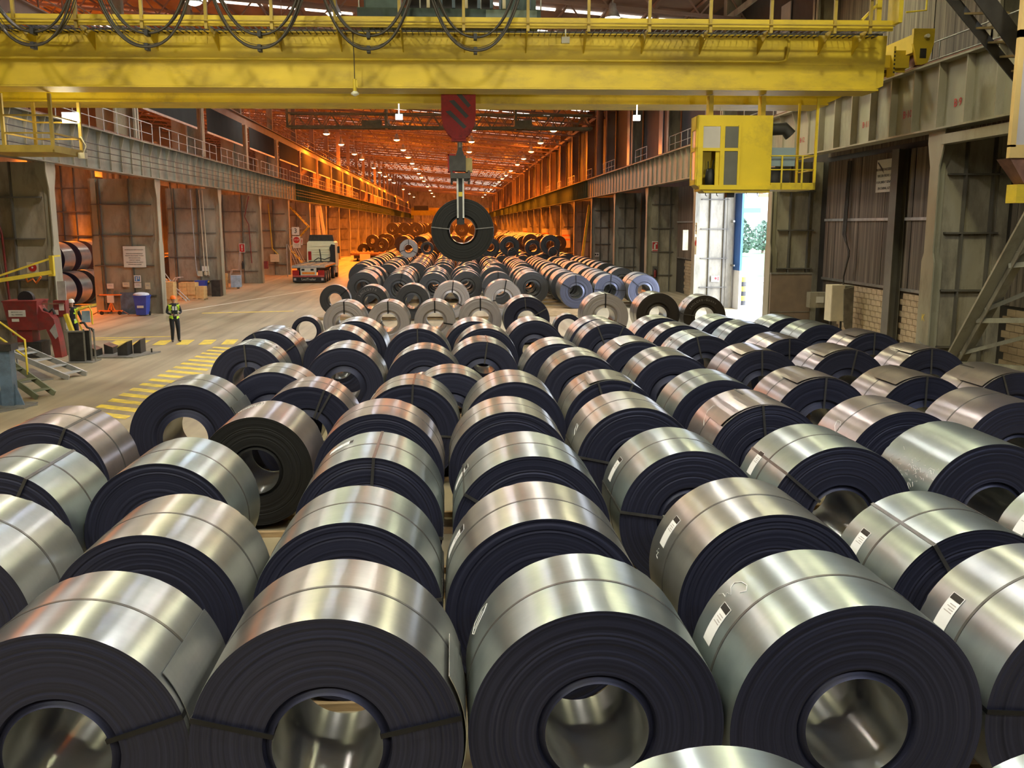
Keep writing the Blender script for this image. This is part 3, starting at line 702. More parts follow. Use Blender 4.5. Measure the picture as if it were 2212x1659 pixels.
EYES = {'A1': [18], 'A2': [165, 12], 'A5': [176], 'B3': [8], 'B6': [122, 62], 'C0': [63], 'C1': [66], 'C3': [85, -8], 'C4': [148], 'C5': [171], 'C6': [140], 'D5': [168], 'D6': [97], 'E2': [68, 60], 'E4': [86, -5],
        'E7': [108, 66], 'E9': [88], 'E10': [90], 'E11': [110], 'R3': [90], 'R4': [92], 'R5': [92], 'R6': [80], 'S4': [104], 'S5': [93], 'S9': [], 'S10': [112, 66], 'T1': [112, 35], 'T2': [93], 'T7': [90], 'T11': [82], 'S12': [],
        'U2': [90], 'U3': [90, 195], 'U4': [90, -10], 'U5': [90], 'V1': [40], 'V3': [], 'V4': [84, -28], 'V6': [80, 190], 'S14': [95, 30], 'S16': [90, -25], 'W2': [78], 'W5': [90, 182], 'W7': [92, 150], 'W8': [86, 176, 0], 'W9': [140], 'S18': [172]}
TAILS = {'A1': (38, 0), 'C3b': (35, 0), 'E7': (118, 80), 'E9': (120, 60), 'E10': (125, 70), 'R6': (125, 60), 'R4': (120, 60), 'D6': (140, 80), 'S9': (118, 70), 'S5': (120, 75), 'E11': (135, 80), 'R3': (120, 80), 'A2': (30, -30)}
NOBAND = {'C7', 'D3x'}
TAB += [('V6', 2.42, 45.3, .92, 1.3)]
info = []
for (nm, X, Y, R, Wd) in TAB:
    ri = next(i for i, r in enumerate(ROWS) if Y < r[0]); info.append([ri, X, nm, Y, R, Wd])
info.sort()
BY = {}
from collections import Counter
cnt = Counter(i[0] for i in info); pos = Counter()
for ri, X, nm, Y, R, Wd in info:
    p = pos[ri]; pos[ri] += 1
    wm = TONE.get(nm, 'st_warm' if nm[0] in 'STUVW' else 'st_green'); em = FACE.get(nm, 'ed_mid' if nm[0] == 'W' else 'ed_dark')
    lvl = 0 if Y < 15 else 1
    bits = []
    if nm in TAGS: bits.append('a white label')
    if nm in EYES and EYES[nm]: bits.append('eye strap')
    feat = (' with '+' and '.join(bits[:1])) if bits else ''
    fc = {'ed_light': 'pale-faced', 'ed_brown': 'brown-faced', 'ed_daylit': 'blue-daylit'}.get(em, WORD[wm])
    lab = '%s steel coil%s, %s in the %s' % (fc, feat, ORD[p] if p < cnt[ri]-1 else 'rightmost', ROWS[ri][1])
    hole = HOLE.get(nm, .405)
    t = coil(X, Y, R, Wd, None, lvl, hole, (ord(nm[0])*7+ord(nm[-1])) % 5, wm, em, 0, lab, 'coils lying in rows on the hall floor')
    BY[nm] = t
    if Y < 40 and nm not in ('U1', 'S15', 'C7', 'C3a', 'D7x'): band(t, .5 if Y < 24 else .45, .034, 'strap')
    for a in EYES.get(nm, []): eye(t, a, 'strap_dark' if nm[0] in 'UVAW' or nm == 'S16' else 'strap', .05 if nm[0] in 'UV' or nm == 'S16' else .036)
    if nm in TAGS and TAGS[nm]: paper(t, TAGS[nm], .72)
    if nm in TAILS: a0, a1 = TAILS[nm]; arc_patch(t, a0, a1, .02 if nm != 'A1' else .05, .99 if nm in ('A1', 'C3b') else .62, .022 if nm in ('A1', 'C3b') else .035, .006, wm)
scribble(BY['A4'], [(132, .74), (129, .70), (127, .76), (128, .84), (131, .90), (134, .88), (136, .80), (137, .86), (139, .84), (139, .90), (141, .94)])
scribble(BY['A3'], [(158, .80), (160, .86), (156, .93), (148, .95), (144, .92), (147, .86), (154, .82), (158, .80)])
scribble(BY['A3'], [(157, .86), (148, .91)])
scribble(BY['B5'], [(164, .76), (167, .80), (166, .74), (169, .78), (170, .73)])
scribble(BY['D6'], [(150, .5), (146, .6), (136, .72), (128, .72), (128, .62), (138, .52), (150, .5)])
scribble(BY['D7'], [(150, .5), (144, .62), (138, .66), (138, .56), (146, .46), (150, .5)])
scribble(BY['D5'], [(158, .5), (154, .6), (148, .66), (148, .58), (154, .5), (158, .5)])
for i in range(9):
    a = 122-i*3.2; scribble(BY['C3a'], [(a, .72), (a-1.2, .86), (a-.5, .76), (a-2.2, .74)], .005)
rn = random.Random(11)
for i in range(70):
    a = rn.gauss(152, 8); y = rn.gauss(.38, .22)
    if 0 < y < 1 and a < 172: scribble(BY['C7'], [(a, y), (a+rn.uniform(-1.5, 1.5), y+rn.uniform(-.03, .03)), (a+rn.uniform(-2, 2), y+.03)], .0022)
face_text(BY['V2'], '3AOLG970', .17, 150, .78); face_text(BY['S18'], '3AOLG90-Gaunt', .13, 150, .80); face_text(BY['V4'], '', .1, 90, .8)

# second tier first, then the far block and the heap filled in around it
PLACED = [(c.location.x, c.location.y, c.location.z, c['R'], c['Wd']) for c in COILS]
def clash(x, y, z, R, Wd):
    for (a, b_, c, r, w) in PLACED:
        if y < b_+w+.02 and b_ < y+Wd+.02 and (x-a)**2+(z-c)**2 < (R+r-.02)**2: return True
    return False
rn = random.Random(5)
def ray_at(px, py, Y):
    d = Vector(((px-CX)/FOC, -(py-CY)/FOC, -1)); w = Vector((d.dot(Rv), d.dot(Fv), d.dot(Uv)))
    return w.x*Y/w.y, CAMZ+w.z*Y/w.y
TIER = [(1101, 531.7, 85, .90, .405, 'ed_mid', 'large dark coil on the second tier right of the hanging coil'),
 (1189, 529, 85, .90, .42, 'ed_mid', 'large dark coil at the right end of the second tier'),
 (1151.6, 535, 88, .76, .50, 'ed_mid', 'medium dark coil on the second tier between two larger ones'),
 (1059, 534, 86, .88, .42, 'ed_mid', 'dark second-tier coil half behind the hanging coil'),
 (1108.7, 547, 83.2, .49, .72, 'ed_mid', 'small ring-like coil before the large second-tier coil, right of centre'),
 (1197, 545, 83.2, .50, .66, 'ed_mid', 'small ring-like coil at the right end of the second tier'),
 (882.8, 537, 82, .80, .42, 'ed_light', 'pale banded coil on the second tier left of the hanging coil'),
 (922.7, 536, 81, .56, .60, 'ed_mid', 'small dark coil beside the pale second-tier coil'),
 (909, 529, 100, .88, .42, 'ed_brown', 'brown coil behind the small one left of the hanging coil'),
 (824, 529, 116, .86, .36, 'ed_brown', 'nearer upper brown coil on the transfer wagon'),
 (804.6, 521, 127, .86, .36, 'ed_brown', 'brown coil high at the left end of the far heap'),
 (786, 540, 128.5, .88, .3, 'ed_brown', 'low brown coil at the left end of the transfer wagon'),
 (837, 520, 124, .90, .38, 'ed_brown', 'orange-edged second-tier coil behind the wagon'),
 (1146, 522, 104, .85, .4, 'ed_mid', 'dark coil behind the medium coil on the right second tier'),
 (1125, 527, 108, .85, .4, 'ed_mid', 'coil behind the large one right of the hanging coil')]
for (px, py, Y, R, hole, em, lab) in TIER:
    X, Z = ray_at(px, py, Y); wd = 1.15 if R > .6 else .7
    t = coil(X, Y, R, wd, Z, 1, hole, 1, 'st_warm', em, 0, lab, None); PLACED.append((X, Y, Z, R, wd))
    if em == 'ed_light':
        for a in (90, 200, -30): eye(t, a, 'strap_dark', .05)
NTH3 = ['zeroth', 'first', 'second', 'third', 'fourth', 'fifth', 'sixth', 'seventh', 'eighth', 'ninth', 'tenth', 'eleventh', 'twelfth', 'thirteenth', 'fourteenth', 'fifteenth', 'sixteenth', 'seventeenth', 'eighteenth', 'nineteenth', 'twentieth']+['further']*20; ns_ = 0
for (X, Y, Z, R, wd) in list(PLACED[-len(TIER):]):
    if Z < 1.5: continue
    for sx in (-.96, .96):
        if not clash(X+sx, Y, .99, .9, 1.15):
            ns_ += 1; coil(X+sx, Y, .9, 1.15, .98, 2, .405, 1, 'st_warm', 'ed_mid', 0, '%s ground coil carrying the second tier of the far block' % NTH3[ns_], 'coils carrying the second tier'); PLACED.append((X+sx, Y, .98, .9, 1.15))
colx = [-5.3, -3.15, -1.15, .8, 2.62, 4.55, 6.68, 8.75, 10.6]
fronty = [54.0, 52.6, 53.9, 54.5, 53.1, 52.8, 50.2, 51.5, 50.9]
far = []
NTH = ['first', 'second', 'third', 'fourth', 'fifth', 'sixth', 'seventh', 'eighth', 'ninth', 'tenth', 'eleventh', 'twelfth']
for ci, (cx_, fy) in enumerate(zip(colx, fronty)):
    y = fy+1.75; n = 0
    while y < 62.5:
        far.append((cx_+rn.uniform(-.10, .10), y, .91, 1.1+rn.uniform(0, .2), .91+SK, ci, n, 'front part')); y += 1.65+rn.uniform(0, .5); n += 1
for ci in range(10):
    cx_ = -6.6+ci*1.95
    y = 65.5+rn.uniform(0, 1.5); n = 0
    while y < 78:
        R = rn.choice((.88, .91, .93)); far.append((cx_+rn.uniform(-.06, .06), y, R, 1.15, R+SK, ci, n, 'middle part')); y += 1.8+rn.uniform(0, .9); n += 1
    y = 80.5; n = 0
    while y < 94:
        far.append((cx_+rn.uniform(-.05, .05), y, .91, 1.2, .91+SK, ci, n, 'back part')); y += 2.6+rn.uniform(0, .4); n += 1
for i, (X, Y, R, Wd, z, ci, n, part) in enumerate(far):
    if clash(X, Y, z, R, Wd): continue
    coil(X, Y, R, Wd, z, 1 if Y < 64 else 2, .405, i % 3, 'st_warm', 'ed_mid', 0,
         'dark coil in the %s of the far block, %s column, %s from front' % (part, NTH[ci], NTH[n]), 'coils of the far block'); PLACED.append((X, Y, z, R, Wd))
heap = []; y = 97.0; row = 0
while y < 300:
    for i in range(12):
        x = -10.5+i*1.95
        if y < 130 and x < -7.2: continue
        yy = y+rn.uniform(-.2, .2)
        heap.append((x+rn.uniform(-.04, .04), yy, .9, 1.15, .9+SK, row, i, 'ground'))
        if rn.random() < .8 and y > 104: heap.append((x+.97, yy, .88, 1.15, .9+SK+1.52, row, i, 'upper'))
        if rn.random() < .35 and 120 < y and x < 4: heap.append((x+1.9, yy, .88, 1.15, .9+SK+3.05, row, i, 'top'))
    y += 2.1 if y < 160 else 3.4; row += 1
heap.sort(key=lambda h: (h[1]-h[4]*6))
hb = MB()
for (x, y, R, Wd, z, row, i, lay_) in heap:
    if clash(x, y, z, R, Wd): continue
    PLACED.append((x, y, z, R, Wd))
    if len(COILS) < 276 and z > 1.5 and row < 20:
        coil(x, y, R, Wd, z, 2, .405, 2, 'st_warm', 'ed_brown', 0, '%s layer coil of the orange heap, %s row, %s from left' % (lay_, (NTH+['thirteenth','fourteenth','fifteenth','sixteenth','seventeenth','eighteenth','nineteenth','twentieth'])[row], NTH[i]), 'coils of the orange heap')
    else:
        c = (x, y, z); hb.lathe([(R, 0), (R, Wd)], c, 20, 0, 'y'); hb.lathe([(R*.4, Wd), (R*.4, 0)], c, 20, 0, 'y'); hb.lathe([(R*.4, 0), (R, 0)], c, 20, 1, 'y', False)
o = hb.build('steel_coils', [M['st_warm'], M['ed_brown']]); o['kind'] = 'stuff'; tag(o, 'rest of the orange-lit coils heaped to the far end of the hall', 'steel coils')

# neighbouring bay: coils seen between the left pillars
NB = [(-21.75, 51.3, .95), (-21.75, 53.6, .95), (-21.75, 55.9, .95), (-21.75, 58.2, .95), (-21.7, 60.5, .93), (-23.7, 52.0, .95), (-23.7, 54.4, .95), (-23.7, 56.8, .95), (-23.7, 59.4, .95), (-25.7, 56, .95), (-25.7, 59, .95)]
NBU = [(-22.7, 53.9), (-22.7, 56.3), (-22.7, 58.7), (-24.7, 56.0)]
for i, (x, y, R) in enumerate(NB):
    if clash(x, y, R, R, 1.5): continue
    PLACED.append((x, y, R, R, 1.5))
    coil(x, y, R, 1.5, None, 1, .405, i % 3, 'st_warm', 'ed_dark' if i % 2 else 'ed_mid', 0, 'orange-lit floor coil of the neighbouring bay, %s from the gap before the second pillar' % NTH[min(i, 11)], 'floor coils in the neighbouring bay')
for i, (x, y) in enumerate(NBU): coil(x, y, .95, 1.5, 2.67, 1, .405, 1, 'st_warm', 'ed_dark', 0, 'upper orange-topped coil behind the first left pillar, %s of its tier' % NTH[i+1], None)
coil(-22.7, 51.5, .95, 1.6, 2.67, 1, .405, 1, 'st_grey', 'ed_dark', 0, 'grey strapped coil on top of the stack behind the first left pillar', 'upper coils in the neighbouring bay')
coil(-22.4, 77.2, .95, 1.4, None, 1, .405, 1, 'st_warm', 'ed_mid', 0, 'dark coil on the floor between the second and third left pillars', None)
coil(-23.6, 79.5, .95, 1.4, None, 1, .405, 1, 'st_warm', 'ed_mid', 0, 'orange-topped coil behind the one between the second and third left pillars', None)
for i, (x, y) in enumerate(((-21.9, 82), (-21.9, 84.4), (-21.9, 86.8), (-21.9, 89.2))):
    coil(x, y, .95, 1.4, 1.03, 2, .405, 1, 'st_warm', 'ed_mid', 0, '%s far coil of the neighbouring bay glimpsed past the second left pillar' % NTH[i], 'far coils of the neighbouring bay')

# hanging coil
HC = coil(.27, 26.05, .868, 1.15, 4.42, 0, .415, 2, 'st_warm', 'ed_black', 0, 'black-faced steel coil hanging from the crane tongs over the rows', None)
for a in (174, 6): eye(HC, a, 'strap', .03)

# skids: long low rails the rows lie on
for ri, (ya, yb, x0, x1) in enumerate(((6.2, 6.95, -3.8, 5.8), (8.3, 9.1, -5.7, 7.7), (10.95, 11.8, -6.2, 7.7), (13.4, 14.2, -4, 9.6), (16.3, 16.75, -5.6, 11.3), (19.6, 20.2, 1.8, 11.4), (21.95, 22.6, -5.8, 11.5), (24.9, 25.4, -5.9, 11.0), (26.9, 27.5, -4, 11), (36.0, 36.5, -6.3, 11.2), (45.4, 46.0, -7, 3.6), (53.6, 54.3, -6.4, 11.6), (56.2, 57.0, -6.4, 11.6))):
    for y in (ya, yb):
        tag(MB().box(x0, x1, y-.045, y+.045, .0, SK).build('skid_rail', M['wood']), 'low timber skid rail under the %s, %s edge' % (ROWS[min(ri+1, 12)][1] if ri < 12 else 'second line of the far block', 'front' if y == ya else 'back'), 'rail', 'skid rails under the coil rows')
for i in range(14):
    tag(MB().box(4.2+.05*i, 7.0+.1*i, 46.6+i*.42, 46.72+i*.42, 0, .06).build('skid_rail', M['wood']), 'pale floor slat before the far block, %s from the pale coils' % NTH3[i+1], 'rail', 'floor slats before the far block')

# ------------------------------------------------------------------ helpers that turn a reading of the photograph into a point in the hall
def P(px, py, Y=None, Z=None, X=None):
    d = Vector(((px-CX)/FOC, -(py-CY)/FOC, -1)); w = Vector((d.dot(Rv), d.dot(Fv), d.dot(Uv)))
    t = (Y/w.y) if Y is not None else ((Z-CAMZ)/w.z if Z is not None else X/w.x)
    return Vector((w.x*t, w.y*t, CAMZ+w.z*t))

# ------------------------------------------------------------------ the yellow travelling crane
CR = thing('travelling_crane', 'large yellow overhead travelling crane spanning the hall above the coils', 'crane', (0, 26.4, 0), -.026)
def cbox(name, m, *bs, parent=None):
    b = MB()
    for q in bs: b.box(q[0], q[1], q[2]-26.4, q[3]-26.4, q[4], q[5])
    return b.build(name, m, parent or CR)
g1 = cbox('girder', M['yellow'], (-14.6, 11.0, 24.55, 25.4, 8.02, 9.36))
cbox('girder_plate', M['yellow'], (-14.6, 11.0, 24.52, 24.56, 8.03, 8.40), parent=g1)
cbox('girder_plate', M['yellow'], (-14.6, 10.6, 24.535, 24.56, 8.62, 9.05), parent=g1)
cbox('bottom_flange', M['yellow'], (-14.6, 11.05, 24.47, 25.5, 7.98, 8.02), parent=g1)
for i in range(15): cbox('cover_plate', M['yellow'], (-14.5+i*1.7+.03, -14.5+(i+1)*1.7-.03, 24.528+.006*(i % 2), 24.57, 9.05, 9.34), parent=g1)
b = MB().prism([(11.0, 8.02), (11.22, 8.12), (11.25, 9.36), (11.0, 9.36)], 24.6-26.4, 25.35-26.4); b.build('girder_end', M['yellow'], g1)
g2 = cbox('girder', M['yellow2'], (-14.6, 11.0, 28.0, 29.3, 8.10, 9.36))
cbox('bottom_flange', M['yellow2'], (-14.6, 11.05, 27.93, 29.38, 8.05, 8.10), parent=g2)
MB().prism([(11.0, 8.10), (11.25, 8.2), (12.6, 8.85), (12.6, 9.3), (11.0, 9.36)], 28.05-26.4, 29.2-26.4).build('girder_end', M['yellow2'], g2)
cbox('end_tie', M['yellow'], (11.0, 13.05, 27.2, 27.6, 9.0, 9.34), (-15.0, -14.6, 24.7, 25.4, 8.7, 9.3), (-15.0, -14.6, 28.1, 29.2, 8.7, 9.3))
# walkway on the near side
wk = cbox('walkway', M['yellow'], (-14.6, 10.9, 24.40, 24.55, 9.30, 9.36), (-14.6, 10.9, 23.48, 23.56, 9.26, 9.50))
for x in (-13.2, -11.7, -10.24, -8.79, -7.25, -5.74, -4.19, -2.69, -1.15, .39, 1.94, 3.41, 4.89, 6.38, 7.87, 9.44, 10.32):
    MB().box(x-.035, x+.035, -2.98, -2.90, 9.18, 10.55).build('rail_post', M['yellow_shaded'], wk)
    MB().prism([(-2.85, 9.30), (-1.84, 9.30), (-1.84, 8.85)], x-.012, x+.012, 0, 'yz').build('bracket', M['yellow'], wk)
for z in (9.36, 9.98, 10.52): MB().tube([(-14.6, -3.02, z), (10.9, -3.02, z)], .02, 6).build('handrail', M['yellow_shaded'], wk)
b = MB()
b.box(-14.6, 10.9, -2.35, -2.33, 9.26, 9.30)
for i in range(170): b.box(-14.55+i*.15, -14.542+i*.15, -2.86, -1.84, 9.265, 9.295)
b.build('grating', M['dark'], wk)
MB().tube([(8.6, -2.1, 9.2), (8.6, -2.1, 8.95), (8.58, -2.0, 8.72), (8.4, -1.95, 8.68), (-13, -1.95, 8.66)], .035, 8).build('cable_conduit', M['yellow'], g1)
rr = MB(); rr.tube([(10.95, -2.9, 9.5), (10.95, -2.9, 10.6), (11.7, -2.9, 10.6), (11.7, -2.9, 9.75), (11.2, -2.9, 9.7)], .025, 6)
rr.bar((10.2, -2.7, 9.55), (10.6, -2.7, 9.95), .06).bar((10.6, -2.7, 9.4), (10.6, -2.7, 11), .12); rr.build('ladder_cage', M['yrail'], CR)
# end carriages
for sx, xr, zr in ((1, 13.35, 9.04), (-1, -15.15, 8.67)):
    e = cbox('end_carriage', M['yellow'], (xr-.28, xr+.28, 27.1, 30.6, zr+.36, zr+.86))
    for y in (27.65, 30.3):
        MB().prism([(xr-.30, zr+1.0), (xr+.30, zr+1.0), (xr+.30, zr+.60), (xr+.14, zr+.02), (xr-.14, zr+.02), (xr-.30, zr+.60)], y-26.4-.62, y-26.4-.50).build('bogie_plate', M['yellow'], e)
        MB().box(xr-.09, xr+.09, y-26.4-.64, y-26.4-.62, zr+.20, zr+.46).build('inspection_hole', M['dark'], e)
        MB().cyl((xr, y-26.4-.15, zr+.27), .27, .14, 20, 0, 'x').build('wheel', M['rust'], e)
        MB().cyl((xr+.05, y-26.4-.70, zr+.78), .055, .14, 12, 0, 'y').build('buffer', M['white'], e)
e2 = cbox('drive_plate', M['yellow'], (12.50, 12.56, 27.0, 27.4, 8.75, 9.55), (12.56, 13.0, 27.34, 27.4, 8.9, 9.5))
for i in range(6): MB().box(12.51, 12.55, .585, .60, 8.82+i*.11, 8.87+i*.11).build('slot', M['dark'], e2)
# driver's cab
cb_ = cbox('drivers_cab', M['yellow2'], (7.02, 8.52, 25.03, 25.09, 5.52, 7.42), (6.52, 8.52, 25.05, 25.65, 7.36, 7.42), (6.62, 8.52, 25.05, 25.65, 5.46, 5.52), (8.46, 8.52, 25.05, 25.65, 5.5, 7.4), (6.62, 8.52, 25.6, 25.65, 5.5, 7.4))
def q(name, m, x0, x1, z0, z1, y0=25.0, y1=25.04, parent=cb_): return MB().box(x0, x1, y0-26.4, y1-26.4, z0, z1).build(name, M[m], parent)
MB().prism([(6.52, 7.14), (7.62, 7.14), (7.62, 7.42), (6.52, 7.42)], 25.02-26.4, 25.06-26.4).build('head_panel', M['yellow2'], cb_)
for x0, x1 in ((6.52, 6.66), (7.12, 7.24), (7.60, 7.66)): q('mullion', 'yellow2', x0, x1, 5.6, 7.16, 24.97, 25.05)
q('transom', 'yellow2', 6.55, 7.62, 6.50, 6.58, 24.98, 25.04)
q('window_pane', 'glassl', 6.66, 7.12, 6.58, 7.13); q('window_pane', 'glass', 7.24, 7.60, 6.58, 7.13); q('window_pane', 'glass', 7.24, 7.60, 5.62, 6.50)
q('sill', 'yellow2', 6.60, 8.52, 5.50, 5.62, 24.96, 25.04)
MB().box(6.50, 6.54, 25.05-26.4, 25.55-26.4, 6.6, 7.05).box(6.50, 6.54, 25.05-26.4, 25.55-26.4, 5.75, 6.5).build('side_pane', M['glassl'], cb_)
MB().box(6.48, 6.55, 25.0-26.4, 25.65-26.4, 7.05, 7.4).box(6.48, 6.55, 25.0-26.4, 25.65-26.4, 6.5, 6.6).box(6.48, 6.55, 25.0-26.4, 25.65-26.4, 5.62, 5.76).box(6.48, 6.56, 25.0-26.4, 25.1-26.4, 5.62, 7.4).box(6.48, 6.56, 25.55-26.4, 25.65-26.4, 5.62, 7.4).build('side_frame', M['yellow2'], cb_)
MB().hexa([(6.75, -1.4, 5.42), (8.5, -1.4, 5.42), (8.5, -.75, 5.42), (6.75, -.75, 5.42)], [(6.52, -1.4, 5.62), (8.5, -1.4, 5.5), (8.5, -.75, 5.5), (6.52, -.75, 5.62)]).build('cab_floor', M['yellow'], cb_)
MB().lathe([(.001, 0), (.12, 0), (.14, .25), (.10, .5), (.001, .52)], (6.95, -1.1, 5.55), 12).tube([(6.9, -1.1, 6.0), (6.88, -1.15, 6.25)], .015, 5).tube([(7.0, -1.1, 6.0), (7.02, -1.15, 6.28)], .015, 5).build('control_seat', M['black'], cb_)
for x in (6.9, 8.3): MB().box(x-.06, x+.06, -1.2, -.9, 7.42, 7.95).build('cab_hanger', M['yellow'], cb_)
for x in (6.8, 7.1, 7.9, 8.2): MB().tube([(x, -1.3, 5.42), (x, -1.3, 5.36), (x+.04, -1.3, 5.33)], .012, 5).build('hook', M['dark'], cb_)
MB().box(8.0-.62, 8.0-.42, -1.3, -1.1, 5.3, 5.42).build('buffer', M['black'], cb_)
pf = cbox('access_platform', M['yellow2'], (8.52, 9.72, 24.98, 25.03, 5.5, 5.68), (8.52, 9.72, 25.0, 26.5, 5.5, 5.54), (9.66, 9.72, 24.98, 25.04, 5.5, 7.9), (9.66, 9.72, 26.4, 26.46, 5.5, 7.9))
for z in (6.02, 6.38): MB().tube([(8.5, -1.4, z), (9.72, -1.4, z), (9.72, 0, z)], .02, 6).build('handrail', M['yrail'], pf)
for x in (8.8, 9.35): MB().box(x-.02, x+.02, -1.42, -1.38, 5.5, 6.38).build('rail_post', M['yrail'], pf)
cbox('shield_panel', M['panelb'], (8.54, 9.18, 25.1, 25.14, 6.12, 6.60), parent=pf)
cbox('heater_box', M['dark'], (8.56, 9.12, 25.3, 25.8, 5.56, 6.10), parent=pf)
MB().tube([(8.55, -1.0, 7.1), (8.95, -1.0, 7.12), (9.12, -1.0, 6.95)], .17, 12).build('air_duct', M['dark'], pf)
# service cage at the left end with its floodlight
cg = MB()
X0, X1, Y0, Y1, Z0, Z1 = -11.7, -10.45, -.9, .9, 6.52, 7.95
for x in (X0, X1):
    for y in (Y0, Y1): cg.box(x-.04, x+.04, y-.04, y+.04, Z0, Z1)
for z in (Z0, 6.95, 7.4):
    cg.box(X0, X1, Y0-.02, Y0+.02, z-.02, z+.02).box(X0, X1, Y1-.02, Y1+.02, z-.02, z+.02).box(X0-.02, X0+.02, Y0, Y1, z-.02, z+.02).box(X1-.02, X1+.02, Y0, Y1, z-.02, z+.02)
cg.box(X0-.6, X1, Y0, Y1, Z0-.06, Z0).box(X0-.6, X1, Y0-.03, Y0, Z0-.06, Z0+.12).box(X1-.02, X1+.03, Y0, Y1, Z0-.06, Z0+.12)
cgo = cg.build('service_cage', M['yellow_shaded'], CR)  # dim light on the cage is put into its darker yellow
MB().box(-10.85, -10.42, .72, .80, 7.38, 7.66).build('floodlight', emit('floodlight_glow', (1, .95, .8), 14), cgo)
MB().box(-10.42, -10.24, .55, .75, 6.40, 6.56).tube([(-10.3, .65, 6.56), (-10.22, .65, 6.75), (-10.35, .65, 7.0)], .015, 5).build('junction_box', M['white'], cgo)
lamp_light('floodlight_light', (-10.6, 26.7, 7.25), (1, .82, .45), 45, .12)
for (x, y, z) in ((5.35, 27.75, 7.66), (-1.55, 27.75, 7.66), (2.9, 24.0, 9.1)):
    MB().box(x-.10, x+.10, y-26.4-.05, y-26.4+.08, z-.09, z+.06).tube([(x, y-26.4, z+.05), (x, y-26.4, z+.35)], .02, 6).build('work_light', emit('work_light_glow%d' % int(x+9), (1, .97, .9), 2.5) if z < 8 else M['white'], CR)
# pendant lamp on a rope
pl = thing('pendant_lamp', 'small yellow-bodied lamp hanging on a rope before the girder, left of the hook', 'lamp', (-2.40, 24.2, 7.80))
MB().tube([(0, 0, .35), (0, 0, .9), (-.02, .0, 1.5)], .012, 6).build('rope', M['cable'], pl)
MB().cyl((0, 0, .2), .045, .30, 10).box(.02, .07, -.02, .02, .15, .32).build('lamp_body', M['yrail'], pl)
MB().lathe([(.05, .06), (.10, .02), (.10, -.02), (.001, -.07)], (0,0,0), 14).build('lamp_glass', M['white'], pl)

# trolley, hook block, tongs
TR = thing('crane_trolley', 'dark green hoist trolley with grey machinery on top of the yellow girders', 'trolley', (0, 26.4, 9.36))
MB().box(-2.35, 2.3, -1.6, 2.7, .30, .62).build('frame', M['green'], TR)
for x in (-1.9, 1.9):
    for y in (-1.2, 2.2): MB().cyl((x, y, .18), .18, .14, 16, 0, 'y').build('wheel', M['dark'], TR)
MB().cyl((0, .4, .98), .36, 2.2, 20, 0, 'x').build('rope_drum', M['dark'], TR)
MB().box(-2.2, -1.3, -1.3, -.3, .62, 1.4).box(1.3, 2.2, -1.3, -.2, .62, 1.3).build('motor_housing', M['green'], TR)
MB().box(.9, 2.2, -1.62, -1.58, .22, .60).build('guard_plate', mat('guard_greygreen', (.20, .27, .22), .5), TR)
MB().box(-2.3, -1.4, -1.66, -1.6, .22, .36).build('buffer_box', M['black'], TR)
for i in range(9): MB().box(-.6+i*.32, -.52+i*.32, -1.68, -1.6, .62, .95).build('terminal_box', M['cream'] if i % 3 == 0 else M['greyblue'], TR)
railing(TR, [(-2.3, -1.6, .62), (2.3, -1.6, .62)], 1.0, .02, M['galv'])
HB = thing('hook_block', 'red and black striped hook block hanging under the crane', 'hook block', (.19, 26.4, 6.9))
pl_ = [(-.15, 0), (.15, 0), (.30, .14), (.43, .36), (.47, .62), (.47, 1.30), (.44, 1.42), (-.44, 1.42), (-.47, 1.30), (-.47, .62), (-.43, .36), (-.30, .14)]
MB().prism(pl_, -.24, -.20).prism(pl_, .20, .24).build('side_plate', M['hookred'], HB)
for i, z in enumerate((.62, .90, 1.18)):
    MB().prism([(-.36+.1*i, z+.1), (-.22+.1*i, z+.12), (.22+.06*i, z-.30), (.14+.06*i, z-.36)], -.246, -.24).build('black_stripe', M['ink'], HB)
for z in (.45, .95): MB().cyl((0, 0, z), .30, .34, 24, 0, 'y').build('sheave', M['dark'], HB)
for y in (-.20, .0, .20):
    for x in (-.3, .3): MB().tube([(x, y*.6, .95), (x, y*.8, 2.9)], .014, 6).build('hoist_rope', M['dark'], HB)
MB().box(-.2, .2, -.2, .2, -.06, .1).build('cross_head', M['hookred'], HB)
TG = thing('coil_tongs', 'motorised coil tongs with two vertical legs holding the hanging coil', 'tongs', (.22, 26.62, 4.6))
MB().cyl((0, 0, 2.12), .07, .42, 14).build('shank', M['steelc'], TG)
MB().box(-.30, .16, -.28, .28, 1.45, 1.86).build('drive_box', M['dark'], TG); MB().box(.16, .34, -.22, .22, 1.42, 1.80).build('gear_motor', mat('motor_ochre', (.35, .26, .08), .5), TG)
MB().prism([(-.12, 1.86), (.12, 1.86), (.05, 2.1), (-.05, 2.1)], -.1, .1).build('cone_head', M['dark'], TG)
MB().box(-.27, .27, -.9, .98, 1.22, 1.36).box(-.27, -.21, -.35, .35, 1.10, 1.46).box(.21, .27, -.35, .35, 1.10, 1.46).build('cross_beam', M['dark'], TG)
MB().box(-.34, -.30, -.29, -.25, 1.40, 1.9).box(-.34, -.14, -.29, -.25, 1.86, 1.90).box(-.34, -.14, -.29, -.25, 1.40, 1.44).build('guard_frame', M['hookred'], TG)
